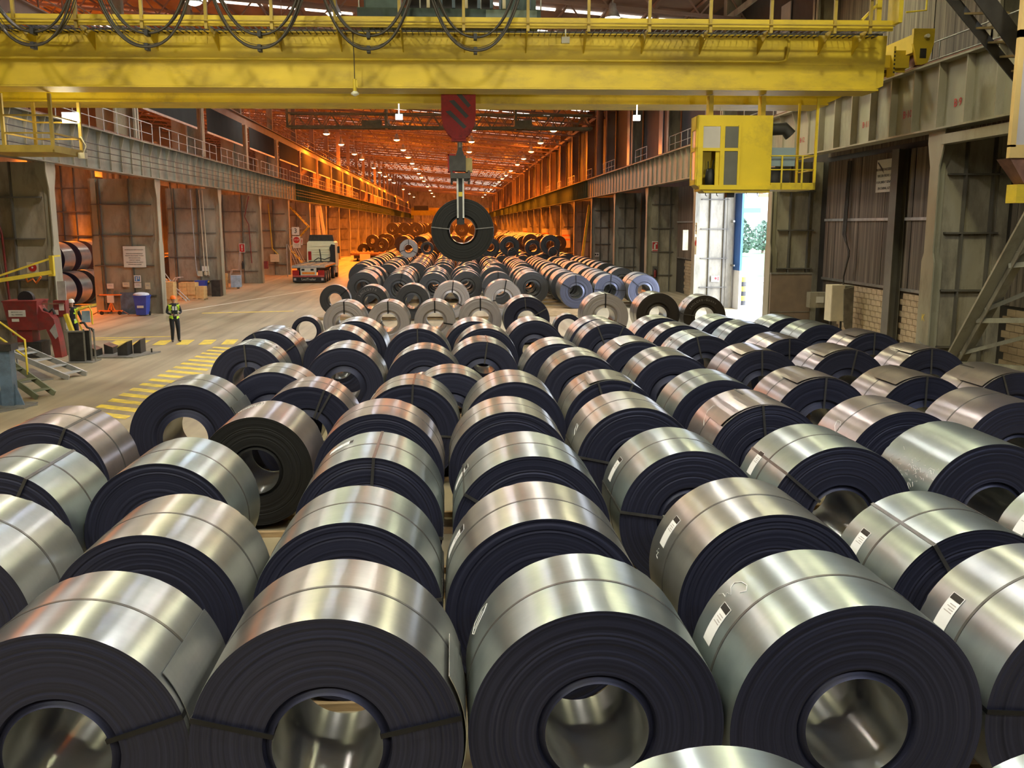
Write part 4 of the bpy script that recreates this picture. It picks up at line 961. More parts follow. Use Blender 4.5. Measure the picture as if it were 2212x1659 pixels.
for y in (-.68, .78):
    lg = MB().box(-.10, -.055, y-.06, y+.06, .12, 1.36).box(.055, .10, y-.06, y+.06, .12, 1.36).build('leg', M['galv'], TG)
    MB().box(-.055, .055, y-.04, y+.04, .12, 1.3).build('leg_core', M['black'], lg)
    MB().box(-.05, .05, y-.048, y-.04, .74, .86).build('yellow_mark', M['yrail'], lg)
    s = 1 if y < 0 else -1
    MB().box(-.10, .10, min(y-.06, y+.06), max(y-.06, y+.06), -.02, .16).box(-.08, .08, min(y, y+s*.26), max(y, y+s*.26), .02, .14).build('foot', M['black'], lg)

# festoon cables
for i, xc in enumerate((-12.15, -9.58, -7.02, -4.45, -1.93, .58)):
    t = thing('cable_festoon', '%s bundle of drooping black crane cables in front of the yellow girder' % ('leftmost', 'second from left', 'third from left', 'fourth from left', 'fifth from left', 'rightmost')[i], 'cables', (xc, 23.0, 8.62), 0, 'drooping crane cables')
    rn2 = random.Random(i)
    for j in range(7):
        low = (0, .015, .05, .33, .345, .36, .12)[j]; hw = 1.22-(.0 if low < .2 else .10)+rn2.uniform(-.05, .05)
        y = -.13+j*.045; top = 2.0; pts = []
        for k in range(-12, 13):
            u = k/12; pts.append((hw*(u*.72+.28*math.sin(u*PI/2)), y, low+(top-low)*abs(u)**(2.25+.15*rn2.random()*0)))
        MB().tube(pts, (.028, .024, .018, .028, .023, .018, .008)[j], 6).build('cable', M['cable'], t)
    MB().box(-.04, .04, -.14, .08, -.06, .09).build('clamp', M['black'], t); MB().box(-.04, .04, -.10, .14, .27, .40).build('clamp', M['black'], t)
    MB().box(-.06, .06, -.1, .1, 1.96, 2.1).build('carrier', M['dark'], t)
tag(MB().box(-14.5, 11, 22.9, 23.1, 10.72, 10.84).box(-14.4, -14.3, 22.9, 23.5, 9.4, 10.8).box(10.8, 10.9, 22.9, 23.5, 9.4, 10.8).build('festoon_track', M['yrail']), 'festoon track rail the crane cables hang from', 'rail')

# second crane: stair and cab corner at the upper right
S2 = thing('crane_stair', 'dark steel stair with open treads hanging at the upper right corner', 'stair', tuple(P(2120, 60, Y=14.2)))
o2 = S2.location
def rel(v): return tuple(Vector(v)-o2)
A0, A1 = P(2010, -60, Y=14.8), P(2200, 172, Y=14.8); B0, B1 = P(2085, -60, Y=13.9), P(2250, 165, Y=13.9)
MB().bar(rel(A0), rel(A1), .03, .16, 0, (1, 0, 1)).build('stringer', M['dark'], S2); MB().bar(rel(B0), rel(B1), .03, .26, 0, (1, 0, 1)).build('stringer', M['dark'], S2)
for i in range(7):
    u = .10+i*.135; a = A0.lerp(A1, u); c = B0.lerp(B1, u)
    w = Vector((.24, 0, 0)); dz = Vector((0, 0, .03))
    MB().hexa([rel(a-dz), rel(a+w-dz), rel(c+w-dz), rel(c-dz)], [rel(a), rel(a+w), rel(c+w), rel(c)]).build('tread', mat('tread_ochre', (.22, .16, .06), .6), S2)
C2 = thing('crane_cab', 'cream-framed glazed corner of a second crane cab at the right edge', 'cab', (8.9, 13.4, 5.5))
MB().box(-1.08, -1.0, -.5, -.42, .15, 2.9).box(-1.08, 1.2, -.5, -.42, .0, .18).box(-1.08, 1.2, -.5, -.42, 1.62, 1.72).box(-1.08, 1.2, -.5, -.2, 2.85, 2.95).box(1.1, 1.2, -.5, -.2, 0, 2.9).build('frame', M['frame_tan'], C2)
MB().box(-1.0, 1.1, -.47, -.45, .18, 1.62).box(-1.0, 1.1, -.47, -.45, 1.72, 2.85).build('glazing', M['glassl'], C2)
MB().hexa([(-.8, -.45, -.35), (1.1, -.45, -.35), (1.1, -.2, -.35), (-.8, -.2, -.35)], [(-1.06, -.48, .0), (1.2, -.48, .0), (1.2, -.15, .0), (-1.06, -.15, .0)]).build('underside', M['rust'], C2)
MB().box(-.9, -.6, -.45, -.2, -.62, -.36).build('lamp_box', M['yellow'], C2)
for x in (.5, .9): MB().box(x-.05, x+.05, -.4, -.3, 2.95, 11.2).build('hanger', M['dark'], C2)

# ------------------------------------------------------------------ right side items
br_ = thing('diagonal_brace', 'grey diagonal steel brace at the foot of the nearest right pillar', 'brace', (13.3, 24.6, 0))
MB().bar((0, 0, 0), (0, -5.4, 7.05), .06, .34, 0, (1, 0, 0)).bar((.3, 0, 0), (.3, -5.4, 7.05), .06, .34, 0, (1, 0, 0)).build('diagonal', M['greyl'], br_)
MB().bar((.15, 0, 0), (.15, -5.4, 7.05), .34, .03, 0, (1, 0, 0)).build('diagonal_web', M['grey'], br_)
for z, y in ((.9, -.7), (2.15, -1.65), (3.6, -2.8)):
    MB().bar((.15, y, z), (1.6, -4.2, z+.25), .16, .12).build('strut', M['greyl'], br_)
    MB().bar((.15, y-.3, z+.3), (1.6, -2.9, z+1.2), .12, .10).build('strut', M['greyl'], br_)
for yy in (17.5, 21.5): struct(MB().box(15.2, 15.25, yy-.25, yy+.25, 0, 7.1).box(15.43, 15.46, yy-.25, yy+.25, 0, 7.1).box(15.25, 15.43, yy-.02, yy+.02, 0, 7.1).build('wall_column', M['grey']))
bb2 = MB()
for r in range(11):
    for c in range(18): bb2.cb((XW-.03, 17.6+c*.42+(.2 if r % 2 else 0), .11+r*.205), (.05, .39, .19))
o = bb2.build('brick_infill', M['brick'], wr); o['kind'] = 'stuff'
sheets(wr, 14, 25.2, 2.35, 7.1, XW-.03, 1.6, M['clad'], .26)
sl = thing('concrete_slab', 'upright brown concrete slab standing beside the side doorway', 'slab', (13.85, 37.45, 0))
MB().box(-.85, .85, -.06, .06, 0, 2.58).build('slab', mat('brown_board', (.20, .145, .10), .8, 0, .15, 2, .1), sl); MB().box(-.87, .87, -.08, .08, 2.58, 2.64).box(-.85, .85, -.075, -.06, 1.02, 1.05).build('edge_trim', M['steelc'], sl)
ec = thing('electric_cabinet', 'cream metal electric cabinet on legs with a cloth hanging at its side', 'cabinet', (14.45, 34.2, 0))
MB().box(-.32, .18, -.3, .3, 1.0, 2.35).build('body', M['cream'], ec); MB().box(.18, .55, -.25, .3, .95, 2.33).build('side_wing', M['greyl'], ec)
MB().box(-.30, .16, -.32, -.30, 1.04, 2.30).build('door', M['cream'], ec)
for x in (-.28, .12): MB().box(x-.03, x+.03, -.25, -.19, 0, 1.0).build('leg', M['dark'], ec)
MB().prism([(.12, 2.2), (.50, 2.3), (.52, .75), (.40, .5), (.20, .8), (.15, 1.4)], -.36, -.31).build('cloth', mat('dusty_cloth', (.13, .11, .08), .9, 0, .3, 4, .4), ec)
jb = thing('junction_cabinet', 'grey wall box with a white label left of the cream cabinet', 'cabinet', (15.0, 37.0, 1.25))
MB().box(-.55, .35, -.2, .2, 0, .62).build('body', M['grey'], jb); MB().box(-.30, .02, -.215, -.2, .2, .45).build('label', M['sign'], jb); MB().box(.0, .3, -.1, .1, -1.25, 0).build('pipe_stand', M['dark'], jb)
for k in range(3): MB().tube([(15.3, 35.6+.12*k, 7), (15.2, 35.5+.12*k, 4.2), (15.0, 34.6, 3.4+.1*k), (15.1, 35.2, 2.6), (15.0, 34.9, 2.0)], .03, 6).build('wall_cable', M['cable'], wr)

# signs
def board(label, cat, loc, w, h, m, facing='-y', th=.02, name='sign'):
    t = thing(name, label, cat, loc)
    if facing == '-y': MB().box(-w/2, w/2, -th, 0, -h/2, h/2).build('panel', M[m], t)
    else: MB().box(-th if facing == '-x' else 0, 0 if facing == '-x' else th, -w/2, w/2, -h/2, h/2).build('panel', M[m], t)
    return t
t = board('white notice with black capitals on the right cladding under the girder', 'sign', (XW-.10, 32.75, 6.30), 1.55, 1.15, 'sign', '-x')
for i, s_ in enumerate(('PROHIBIDO ACCEDER A LAS', 'VIAS SIN PREVIO AVISO', 'A LA LINEA Y SEÑALIZAR', 'EN CABINA, AZORA')): text(s_, .13, M['ink'], t, (-.025, 0, .22-i*.22), '-x')
MB().prism([(.2, .1), (.72, .48), (.66, .5), (.3, .25)], -.03, -.021, 0, 'yz').build('tear_mark', M['dark'], t)
t = board('red and white fire extinguisher sign on the fourth right pillar', 'sign', (13.95, 63.92, 3.05), .48, .82, 'sign')
MB().box(-.20, .20, -.03, -.02, -.12, .35).build('red_field', M['signred'], t); MB().box(-.10, .02, -.036, -.03, -.10, .22).box(-.02, .12, -.036, -.03, .2, .30).build('pictogram', M['sign'], t)
MB().box(-.20, .20, -.03, -.02, -.35, -.18).build('red_strip', M['signred'], t); text('EXTINTOR', .075, M['sign'], t, (0, -.034, -.265))
def extinguisher(loc, lab, body='red'):
    t = thing('fire_extinguisher', lab, 'fire extinguisher', loc)
    MB().lathe([(.001, 0), (.085, 0), (.09, .03), (.09, .42), (.05, .5), (.03, .54), (.001, .54)], (0,0,0), 16).build('cylinder', M[body], t)
    MB().box(-.03, .03, -.06, .05, .54, .60).tube([(.02, -.02, .56), (.11, -.02, .5), (.11, -.03, .15)], .012, 6).build('valve_and_hose', M['black'], t)
    return t
extinguisher((13.95, 63.75, 1.0), 'red fire extinguisher under the sign on the fourth right pillar'); MB().box(13.8, 14.1, 63.87, 63.93, .95, 1.75).build('mount_plate', M['greyd'], FRR[3])
extinguisher((-16.6, 74.9, 1.15), 'dark fire extinguisher under the red sign on the fourth left pillar', 'dark')
t = board('small white double notice on the sixth right pillar', 'sign', (13.85, 89.62, 1.75), .48, .36, 'sign'); MB().box(-.17, -.03, -.03, -.02, -.08, .08).box(.03, .17, -.03, -.02, -.08, .08).build('print', M['ink'], t)
t = board('narrow yellowed notice on the pillar left of the side door', 'sign', (12.78, 50.9, 3.75), .30, 1.1, 'cream')
for i in range(6): MB().box(-.10, .08, -.026, -.02, .42-i*.17, .45-i*.17).build('print_line', M['inkgrey'], t)
t = board('yellowed plate with the number 2 on the pillar by the side door', 'sign', (13.28, 50.5, 4.38), .42, .62, 'cream', '-x'); text('2', .5, M['ink'], t, (-.03, 0, 0), '-x')
t = board('faded no-entry plate under the number 2 by the side door', 'sign', (13.28, 50.5, 3.45), .42, .95, 'cream', '-x'); MB().cyl((-.025, 0, .15), .16, .01, 20, 0, 'x').build('red_disc', M['signred'], t)
t = board('white sign with a red symbol on the daylit pillar beside the door', 'sign', (14.55, 51.0, 1.62), .46, .34, 'sign'); MB().cyl((.02, -.024, .02), .07, .008, 14, 0, 'y').box(.14, .19, -.03, -.02, -.1, .12).build('red_symbol', M['signred'], t)
t = board('white square plate with the number 3 on the fifth left pillar', 'sign', (-14.50, 87.8, 4.02), .68, .72, 'sign'); text('3', .62, M['ink'], t, (0, -.03, 0))
MB().box(-15.1, -14.0, 87.82, 87.88, 4.2, 4.26).box(-15.1, -14.0, 87.82, 87.88, 3.3, 3.36).box(-15.1, -14.3, 87.82, 87.88, 2.7, 2.76).build('sign_bracket', M['galv'], FRL[4])
t = board('stop sign board with a red disc under the number 3', 'sign', (-14.45, 87.8, 3.02), .72, 1.08, 'sign'); MB().cyl((0, -.03, .18), .29, .02, 24, 0, 'y').build('red_disc', M['signred'], t); text('STOP', .20, M['sign'], t, (0, -.045, .18))
for k, s_ in enumerate(('ANTES DE', 'ENTRAR')): text(s_, .10, M['ink'], t, (0, -.03, -.24-k*.14))
t = board('narrow red and white sign right of the stop board', 'sign', (-13.98, 87.85, 3.05), .16, .62, 'sign'); MB().box(-.03, .03, -.03, -.02, -.1, .2).box(-.03, .03, -.03, -.02, -.2, -.14).build('mark', M['signred'], t)
t = board('large white notice of several lines on the second left pillar', 'sign', (-16.42, 49.38, 2.95), 1.12, 1.08, 'sign')
text('NORMAS DE CIRCULACION', .075, M['ink'], t, (0, -.025, .36))
for k, s_ in enumerate(('VEHICULOS AUTORIZADOS', 'MAXIMA VELOCIDAD 10 KM/H', 'PRECAUCION CON', 'CARGAS Y GRUAS', 'NO TRANSITAR SIN CASCO', 'DENTRO DE LA NAVE')): text(s_, .068, M['ink'], t, (0, -.025, .16-k*.11))
t = board('blue and white information sign low on the second left pillar', 'sign', (-16.35, 49.38, 1.82), .34, .36, 'sign'); MB().box(-.13, .13, -.026, -.02, -.13, .13).build('blue_field', M['signblue'], t); MB().box(-.07, -.02, -.03, -.026, -.10, .10).box(.03, .08, -.03, -.026, -.02, .12).build('symbol', M['sign'], t)
for i, (x, z, w, h, c, lb) in enumerate(((-17.75, 1.45, .34, .26, 'sign', 'pale paper left of the blue sign'), (-16.95, 1.52, .34, .24, 'cream', 'yellowed paper below the large notice'), (-16.35, 1.48, .36, .26, 'sign', 'white paper under the blue sign'), (-15.85, 1.45, .26, .34, 'cream', 'tall yellowed paper right of the white one'))):
    t = board(lb+' on the second left pillar', 'paper', (x, 49.38, z), w, h, c, '-y', .012, 'notice'); MB().box(-w*.3, w*.3, -.017, -.012, -.01, .02).box(-w*.3, w*.2, -.017, -.012, .05, .07).build('print_line', M['inkgrey'], t)
MB().box(-17.1, -15.8, 49.36, 49.40, .78, .88).build('yellow_stripe', M['yelp'], FRL[1]); MB().box(-17.0, -16.0, 62.2, 62.3, .85, .95).build('yellow_stripe', M['yelp'], FRL[2])
t = board('red fire sign with a white mark on the fourth left pillar', 'sign', (-16.62, 75.05, 2.78), .46, .70, 'sign'); MB().box(-.19, .19, -.03, -.02, -.30, .30).build('red_field', M['signred'], t); MB().box(-.05, .05, -.036, -.03, -.04, .22).box(-.05, .05, -.036, -.03, -.2, -.1).build('pictogram', M['sign'], t)
t = board('cream board with a red fire-hose disc on the nearest left pillar', 'sign', (-15.92, 36.45, 2.98), .42, .40, 'cream'); MB().cyl((0, -.03, 0), .15, .02, 24, 0, 'y').build('red_disc', M['signred'], t); MB().cyl((0, -.045, 0), .035, .012, 12, 0, 'y').build('hub', M['sign'], t)
t = board('small white papers low on the third left pillar', 'paper', (-16.2, 62.2, 1.75), .45, .32, 'sign', '-y', .012, 'notice'); MB().box(-.5, -.2, -.012, 0, -.5, -.15).box(-.1, .25, -.012, 0, -.42, -.2).build('second_paper', M['cream'], t)
MB().tube([(-17.55, 36.45, 6.8), (-17.45, 36.45, 5.1), (-17.05, 36.45, 4.75), (-16.95, 36.45, 4.2), (-16.85, 36.45, .4)], .045, 8).build('red_pipe', M['red'], FRL[0])
MB().tube([(-17.3, 36.5, 5), (-16.9, 36.5, 1.0)], .015, 5).build('thin_pipe', M['galv'], FRL[0])
for x in (-16.9, -16.35, -16.15): MB().tube([(x, 62.2, 6.8), (x+.1, 62.2, 2.0), (x+.2, 62.1, 1.3)], .03, 6).build('hose', M['cream'] if x > -16.5 else M['galv'], FRL[2])
MB().tube([(-16.9, 87.9, 6.5), (-16.7, 87.9, 2.4), (-16.2, 87.8, 1.9)], .05, 6).build('hose', M['yrail'], FRL[4]); MB().box(-16.9, -16.1, 87.7, 87.95, 1.2, 1.9).build('valve_box', M['cream'], FRL[4])
MB().tube([(-15.9, 75.0, 6.8), (-16.3, 75.0, 5.2), (-16.0, 75.0, 4.6), (-15.9, 75.0, 1.6)], .035, 6).build('hose', M['red'], FRL[3])
tag(MB().box(-14.95, -14.65, 74.9, 75.2, 1.15, 1.75).build('wall_box', M['red']), 'small red hose box on the flange of the fourth left pillar', 'box')
scr = [P(2016, 705, X=13.2), P(2028, 712, X=13.2), P(2014, 722, X=13.2), P(2026, 732, X=13.2), P(2016, 745, X=13.2), P(2024, 750, X=13.2)]
text('K', .28, M['yelp'], FRR[0], (13.25, 25.35, 1.98), '-x', 'painted_letter')
MB().tube([(13.26, 25.5, 1.3), (13.26, 25.2, 1.2), (13.26, 25.5, 1.05), (13.26, 25.2, .9), (13.26, 25.45, .75), (13.26, 25.3, .6), (13.26, 25.2, .8)], .012, 5).build('chalk_mark', M['chalkdim'], FRR[0])
# bollard and the yard outside
bo = thing('bollard', 'yellow and dark banded bollard just outside the side doorway', 'bollard', (16.62, 52.4, 0))
for i in range(6): MB().cyl((0, 0, .15+i*.27), .17, .27, 20).build('band', M['dark'] if i % 2 == 0 else M['yrail'], bo)
yd = struct(MB().box(15.6, 260, 20, 330, -.4, -.02).build('ground_yard', M['asph']))
struct(MB().prism([(27, 83), (60, 60), (120, 110), (60, 190), (41, 135)], -.02, .02, 0, 'xy').build('ground_lawn', M['grass']))
struct(MB().bar((22, 75, .02), (40, 62, .02), .4, .12).bar((22, 75, .02), (27.4, 84, .02), .3, .1).build('kerb', M['greyl']))
def tree(lab, x, y, h, w, seed):
    t = thing('tree', lab, 'tree', (x, y, 0)); r_ = random.Random(seed)
    MB().tube([(0, 0, 0), (.1, 0, h*.4), (0, .1, h*.8)], [.22, .16, .08], 8).build('trunk', M['bark'], t)
    b = MB()
    for i in range(900):
        a = r_.uniform(0, 2*PI); z = r_.uniform(.12, 1); rr_ = w*math.sin(PI*min(1, z*.9+.08))*math.sqrt(r_.random())
        c = Vector((rr_*math.cos(a), rr_*math.sin(a), z*h)); n1 = Vector((r_.uniform(-1, 1), r_.uniform(-1, 1), r_.uniform(-1, 1)))*.28; n2 = n1.cross(Vector((r_.random(), .5, r_.random()))).normalized()*.22
        b.add([c-n1, c+n2, c+n1, c-n2], [(0, 1, 2, 3)])
    o = b.build('foliage', M['leaf'], t); o['kind'] = 'stuff'
tree('pale green tree left in the side doorway view', 42.5, 136, 5.6, 2.0, 1); tree('pale green tree right in the side doorway view', 50.5, 150, 5.2, 2.2, 2)
bd = thing('yard_building', 'white building with a bluish window band beyond the lawn', 'building', (66, 205, 0))
MB().box(-14, 16, 0, 12, 0, 16).build('wall', M['bldg'], bd)
MB().box(-4, 2.2, -.1, 0, 7.2, 8.3).build('window_band', M['bluew'], bd); MB().box(-3.0, -1.6, -.1, 0, 2.2, 6.6).build('window_band', mat('pale_window', (.06, .10, .16), .4), bd)
MB().box(-1, 4, -3, -2.8, 1.2, 1.4).box(-1, 4, -3, -2.8, .5, .6).build('fence_rail', M['white'], bd)
tag(MB().box(26.4, 27.8, 79.9, 80.1, 6.95, 7.25).box(27.7, 27.85, 79.9, 80.1, 0, 7).build('yard_sign', M['orangep']), 'orange-yellow height bar outside high in the doorway', 'sign')

# ------------------------------------------------------------------ truck with low trailer
TK = thing('tractor_unit', 'white truck tractor seen from behind in the left lane', 'truck', (-11.5, 82.3, 0))
MB().prism([(-1.22, 1.0), (1.22, 1.0), (1.25, 1.6), (1.20, 3.05), (1.05, 3.18), (-1.05, 3.18), (-1.20, 3.05), (-1.25, 1.6)], .3, 2.4).build('cab', M['whitec'], TK)
for z in (2.75, 2.45, 2.25, 2.05): MB().box(-.75, .75, .27, .3, z, z+.03).build('cab_rib', M['whitec'], TK)
MB().prism([(-1.1, 3.18), (1.1, 3.18), (1.0, 3.72), (-1.0, 3.72)], .5, 1.7).build('roof_spoiler', M['dark'], TK)
MB().prism([(.72, 1.3), (1.22, 1.2), (1.22, 2.85), (.90, 2.92), (.74, 2.6), (.80, 2.0)], .1, .32).build('air_intake', M['black'], TK)
MB().box(-1.12, -.85, .22, .3, 1.55, 2.3).build('rear_reflector', M['redl'], TK)
MB().box(-1.0, .9, -.5, .3, 1.25, 1.45).tube([(-.6, 0, 1.5), (-.2, -.2, 1.75), (.3, 0, 1.6), (.8, .1, 1.8)], .04, 6).tube([(0, 0, 1.4), (-.02, 0, 1.9), (-.1, 0, 2.5)], .05, 6).build('hoses_and_frame', M['black'], TK)
MB().box(1.25, 1.42, 1.7, 2.0, 2.1, 2.7).box(1.2, 1.34, 1.8, 1.86, 2.6, 2.66).build('mirror', M['black'], TK)
for s in (-1, 1):
    for y in (-.55, 1.9):
        w = MB().lathe([(.18, -.14), (.50, -.14), (.52, -.08), (.52, .12), (.48, .14), (.18, .14)], (s*1.05, y, .52), 24, 0, 'x').build('wheel', M['black'], TK)
        MB().cyl((s*1.05, y, .52), .2, .29, 14, 0, 'x').build('hub', M['galv'], w)
MB().box(.95, 1.25, .1, 1.3, .45, .95).build('fuel_tank', M['galv'], TK); MB().box(-1.2, 1.2, -.7, 2.3, .95, 1.05).build('chassis', M['dark'], TK)
TL = thing('low_trailer', 'flat grey low trailer with lights and lettering behind the white tractor', 'trailer', (-11.5, 75.0, 0))
MB().box(-1.32, 1.32, 0, 6.6, 1.22, 1.38).build('deck', M['galv'], TL)
for i in range(5): MB().box(-1.2+i*.52, -.9+i*.52, .3, 6.4, 1.38, 1.42).build('deck_board', M['wood'] if i % 2 else M['steelc'], TL)
MB().box(-.62, .62, -.04, .05, .62, 1.2).build('rear_plate', M['sign'], TL); MB().box(-.5, .5, -.06, -.04, .70, .88).build('amber_board', M['amber'], TL)
for x in (-.42, .30): MB().box(x-.12, x+.12, -.05, -.03, .98, 1.14).build('slot', M['black'], TL)
for x in (-1.0, 1.0): MB().box(x-.26, x+.26, -.03, .04, .62, 1.02).build('tail_light', M['redl'], TL)
MB().box(-1.25, 1.25, -.05, .03, .48, .62).build('bumper_stripe', mat('stripe_red', (.42, .08, .07), .5), TL); MB().box(-1.25, 1.25, -.02, .12, .10, .48).build('mud_guard', M['black'], TL)
text('LeciTrailer', .26, M['sign'], TL, (0, -.035, .30))
for x in (-1.08, 1.08): MB().box(x-.09, x+.09, -.035, -.02, .22, .40).build('plate', M['inkgrey'], TL)
for s in (-1, 1):
    for y in (.9, 2.2, 3.5):
        w = MB().lathe([(.18, -.16), (.46, -.16), (.48, 0), (.46, .16), (.18, .16)], (s*1.1, y, .48), 24, 0, 'x').build('wheel', M['black'], TL)
        MB().cyl((s*1.1, y, .48), .18, .33, 12, 0, 'x').build('hub', M['galv'], w)
MB().box(-.9, .9, .2, 6.3, .85, 1.22).build('chassis', M['dark'], TL); MB().box(1.30, 1.34, .2, 6.4, 1.24, 1.34).build('side_marking', M['amber'], TL)
# transfer wagon
TW = thing('transfer_wagon', 'low orange-lit transfer wagon loaded with coils at the left of the far heap', 'wagon', (-10.6, 119.5, 0))
MB().box(-2.4, 3.2, 0, 7.5, .78, 1.02).build('deck', M['rust'], TW); MB().box(-1.2, .1, -.1, .1, .08, .95).build('end_box', M['cream'], TW); MB().box(-2.0, 3, .3, 7, .35, .78).build('frame', M['dark'], TW)
for x in (-1.6, .7, 2.4):
    for y in (1, 6): MB().cyl((x, y, .3), .3, .2, 18, 0, 'x').build('wheel', M['black'], TW)
for x in (-2.1, -1.6, -.2, .3, 1.4, 1.9): MB().box(x-.12, x+.12, .1, 1.2, 1.02, 1.3).build('saddle', M['wood'], TW)
# far crane with its coil
FC = thing('far_crane', 'distant yellow overhead crane near the end of the hall', 'crane', (0, 333, 0))
MB().box(-14.6, 12.9, -.6, .6, 7.9, 9.6).build('girder', M['yellow2'], FC); MB().box(-14.6, 12.9, 2.5, 3.6, 9.6, 10.6).build('girder', M['yellow'], FC); MB().box(-13.5, -8.5, -.5, 2.5, 9.6, 11.2).build('trolley', M['dark'], FC)
MB().tube([(-11.1, 0, 7.9), (-11.1, 0, 5.5)], .12, 6).build('hoist', M['dark'], FC)
coil(-11.1, 333, .95, 1.3, 5.2, 1, .42, 1, 'st_pink', 'ed_light', 0, 'pale coil hanging from the distant yellow crane', None)
# leaning members and stair in the orange bay, left
lm = thing('access_stair', 'yellow-edged zigzag stair in the orange bay behind the truck', 'stair', (-15.6, 96, 0))
for i in range(3):
    z0 = i*2.2; a, c = ((-1, 0, z0), (1.0, 0, z0+2.2)) if i % 2 else ((1.0, 0, z0), (-1, 0, z0+2.2))
    MB().bar(a, c, .08, .22, 0, (0, 1, 0)).bar((a[0], .8, a[2]), (c[0], .8, c[2]), .08, .22, 0, (0, 1, 0)).build('stringer', M['yrail'], lm)
    for j in range(7):
        u = (j+.5)/7; x = a[0]+(c[0]-a[0])*u; z = a[2]+(c[2]-a[2])*u; MB().box(x-.13, x+.13, 0, .8, z-.02, z+.02).build('tread', M['dark'], lm)
for i, (x0, y0, x1, z1) in enumerate(((-14.9, 107, -15.3, 6.7), (-14.2, 108, -15.1, 6.7))):
    tag(MB().bar((x0, y0, 0), (x1, y0+.5, z1), .25, .3).build('leaning_post', M['cream']), ('pale' if i else 'second pale')+' steel post leaning against the left columns beside the wagon', 'post')
tag(MB().bar((13.2, 96, .2), (14.0, 96, 6.6), .2, .25).build('leaning_post', M['yrail']), 'yellow steel post leaning in the orange bay at the right', 'post')
for i, y in enumerate((118, 132, 160)):
    t = board('white notice on the %s orange pillar at the right' % ('near', 'middle', 'far')[i], 'sign', (13.9, [114.8, 140.5, 179.1][i], 2.9), 1.1, 2.2, 'cream'); MB().box(-.5, .5, -.03, -.02, .3, .5).box(-.5, .5, -.03, -.02, -.2, 0).build('print', M['orangep'], t)

# ------------------------------------------------------------------ left floor clutter
def bin_(loc, lab, bag):
    t = thing('wheelie_bin', lab, 'bin', loc)
    MB().hexa([(-.24, -.28, .06), (.24, -.28, .06), (.24, .28, .06), (-.24, .28, .06)], [(-.32, -.36, 1.0), (.32, -.36, 1.0), (.32, .36, 1.0), (-.32, .36, 1.0)]).box(-.34, .34, -.38, .38, .98, 1.04).build('body', M['bluebin'], t)
    for s in (-1, 1): MB().cyl((s*.26, .28, .1), .1, .06, 12, 0, 'x').build('wheel', M['black'], t)
    if bag: MB().ball((-.02, -.02, 1.08), .36, 0, 14, 8, (1.1, 1.1, .35)).build('bag', M['bag'], t)
    MB().box(-.16, .16, -.36, -.33, .42, .54).build('sticker', M['sign'], t)
    return t
bin_((-15.85, 48.35, 0), 'blue wheelie bin with a pale bag at the foot of the second left pillar', True)
bin_((-16.25, 61.2, 0), 'blue wheelie bin at the foot of the third left pillar', False)
tag(MB().box(-.6, .6, -.03, .03, 0, 1.12).build('painted_board', M['greyblue'], None, (-17.0+.35, 49.3, 0)), 'blue-grey board with a worn symbol between stand and blue bin', 'board')
tag(MB().box(-.28, .28, -.3, .3, 0, 1.05).build('dark_bin', M['dark'], None, (-15.35, 61.5, 0)), 'dark bin close to the third left pillar bin', 'bin')
st = thing('sign_stand', 'orange wheeled T-shaped stand with a white paper before the second pillar', 'stand', (-17.6, 48.9, 0))
MB().box(-.55, .55, -.04, .04, 1.0, 1.06).box(-.04, .04, -.04, .04, .16, 1.0).box(-.65, .55, -.04, .04, .16, .24).prism([(-.2, .2), (0, .75), (.2, .2), (.15, .2), (0, .62), (-.15, .2)], -.03, .03).build('frame', M['orangep'], st)
MB().box(-.17, .17, -.06, -.045, .62, 1.0).build('paper', M['sign'], st)
for x in (-.5, .4): MB().cyl((x, 0, .1), .1, .08, 14, 0, 'y').build('wheel', M['black'], st)
MB().tube([(-.95, 0, .02), (-.6, 0, .2)], .03, 6).tube([(.55, 0, .2), (.85, 0, .02)], .03, 6).build('foot_bar', M['rust'], st)
# cardboard boxes on pallets
def pallet(loc, lab, w=1.1, d=.8, rz=0):
    t = thing('pallet', lab, 'pallet', loc, rz)
    for y in (-d/2+.05, 0, d/2-.05): MB().box(-w/2, w/2, y-.05, y+.05, 0, .1).build('bearer', M['wood'], t)
    for i in range(5): x = -w/2+.08+i*(w-.16)/4; MB().box(x-.07, x+.07, -d/2, d/2, .1, .125).build('slat', M['wood'], t)
    return t
pallet((-16.55, 54.8, 0), 'pallet under the taller carton stack beside the second pillar', 1.1, .9); pallet((-16.0, 58.3, 0), 'pallet under the wide carton stack before the blue bin', 1.5, 1.0); pallet((-16.1, 68.6, 0), 'pallet under the wrapped blue pack beside the fourth pillar', 1.0, .9)
bxm = MB().box(-.24, .24, -.2, .2, 0, .24).mesh('carton', M['card'])
def carton(x, y, z, lab, g, sc=(1, 1, 1), rz=0):
    o = link('carton', bxm, None, (x, y, z), rz, sc); tag(o, lab, 'box', g)
lay = ['lowest', 'second', 'third', 'fourth', 'top']; sid = ['left', 'right', 'far right']
for k in range(5):
    for i in range(2): carton(-16.8+i*.5, 54.8+random.uniform(-.05, .05), .126+k*.242, '%s brown carton of the tall stack, %s half' % (lay[k], sid[i]), 'tall carton stack', (1, 1.6, 1), random.uniform(-.03, .03))
for k in range(4):
    for i in range(3):
        if k == 3 and i == 2: continue
        carton(-16.5+i*.5, 58.3+random.uniform(-.04, .04), .126+k*.242, '%s brown carton of the wide stack, %s one' % (lay[k], ['left', 'middle', 'right'][i]), 'wide carton stack', (1, 2.0, 1), random.uniform(-.04, .04))
for k in range(4): carton(-16.55, 68.5, .126+k*.25, '%s brown carton left of the wrapped pack' % lay[k], 'cartons by the fourth pillar', (1, 1, 1))
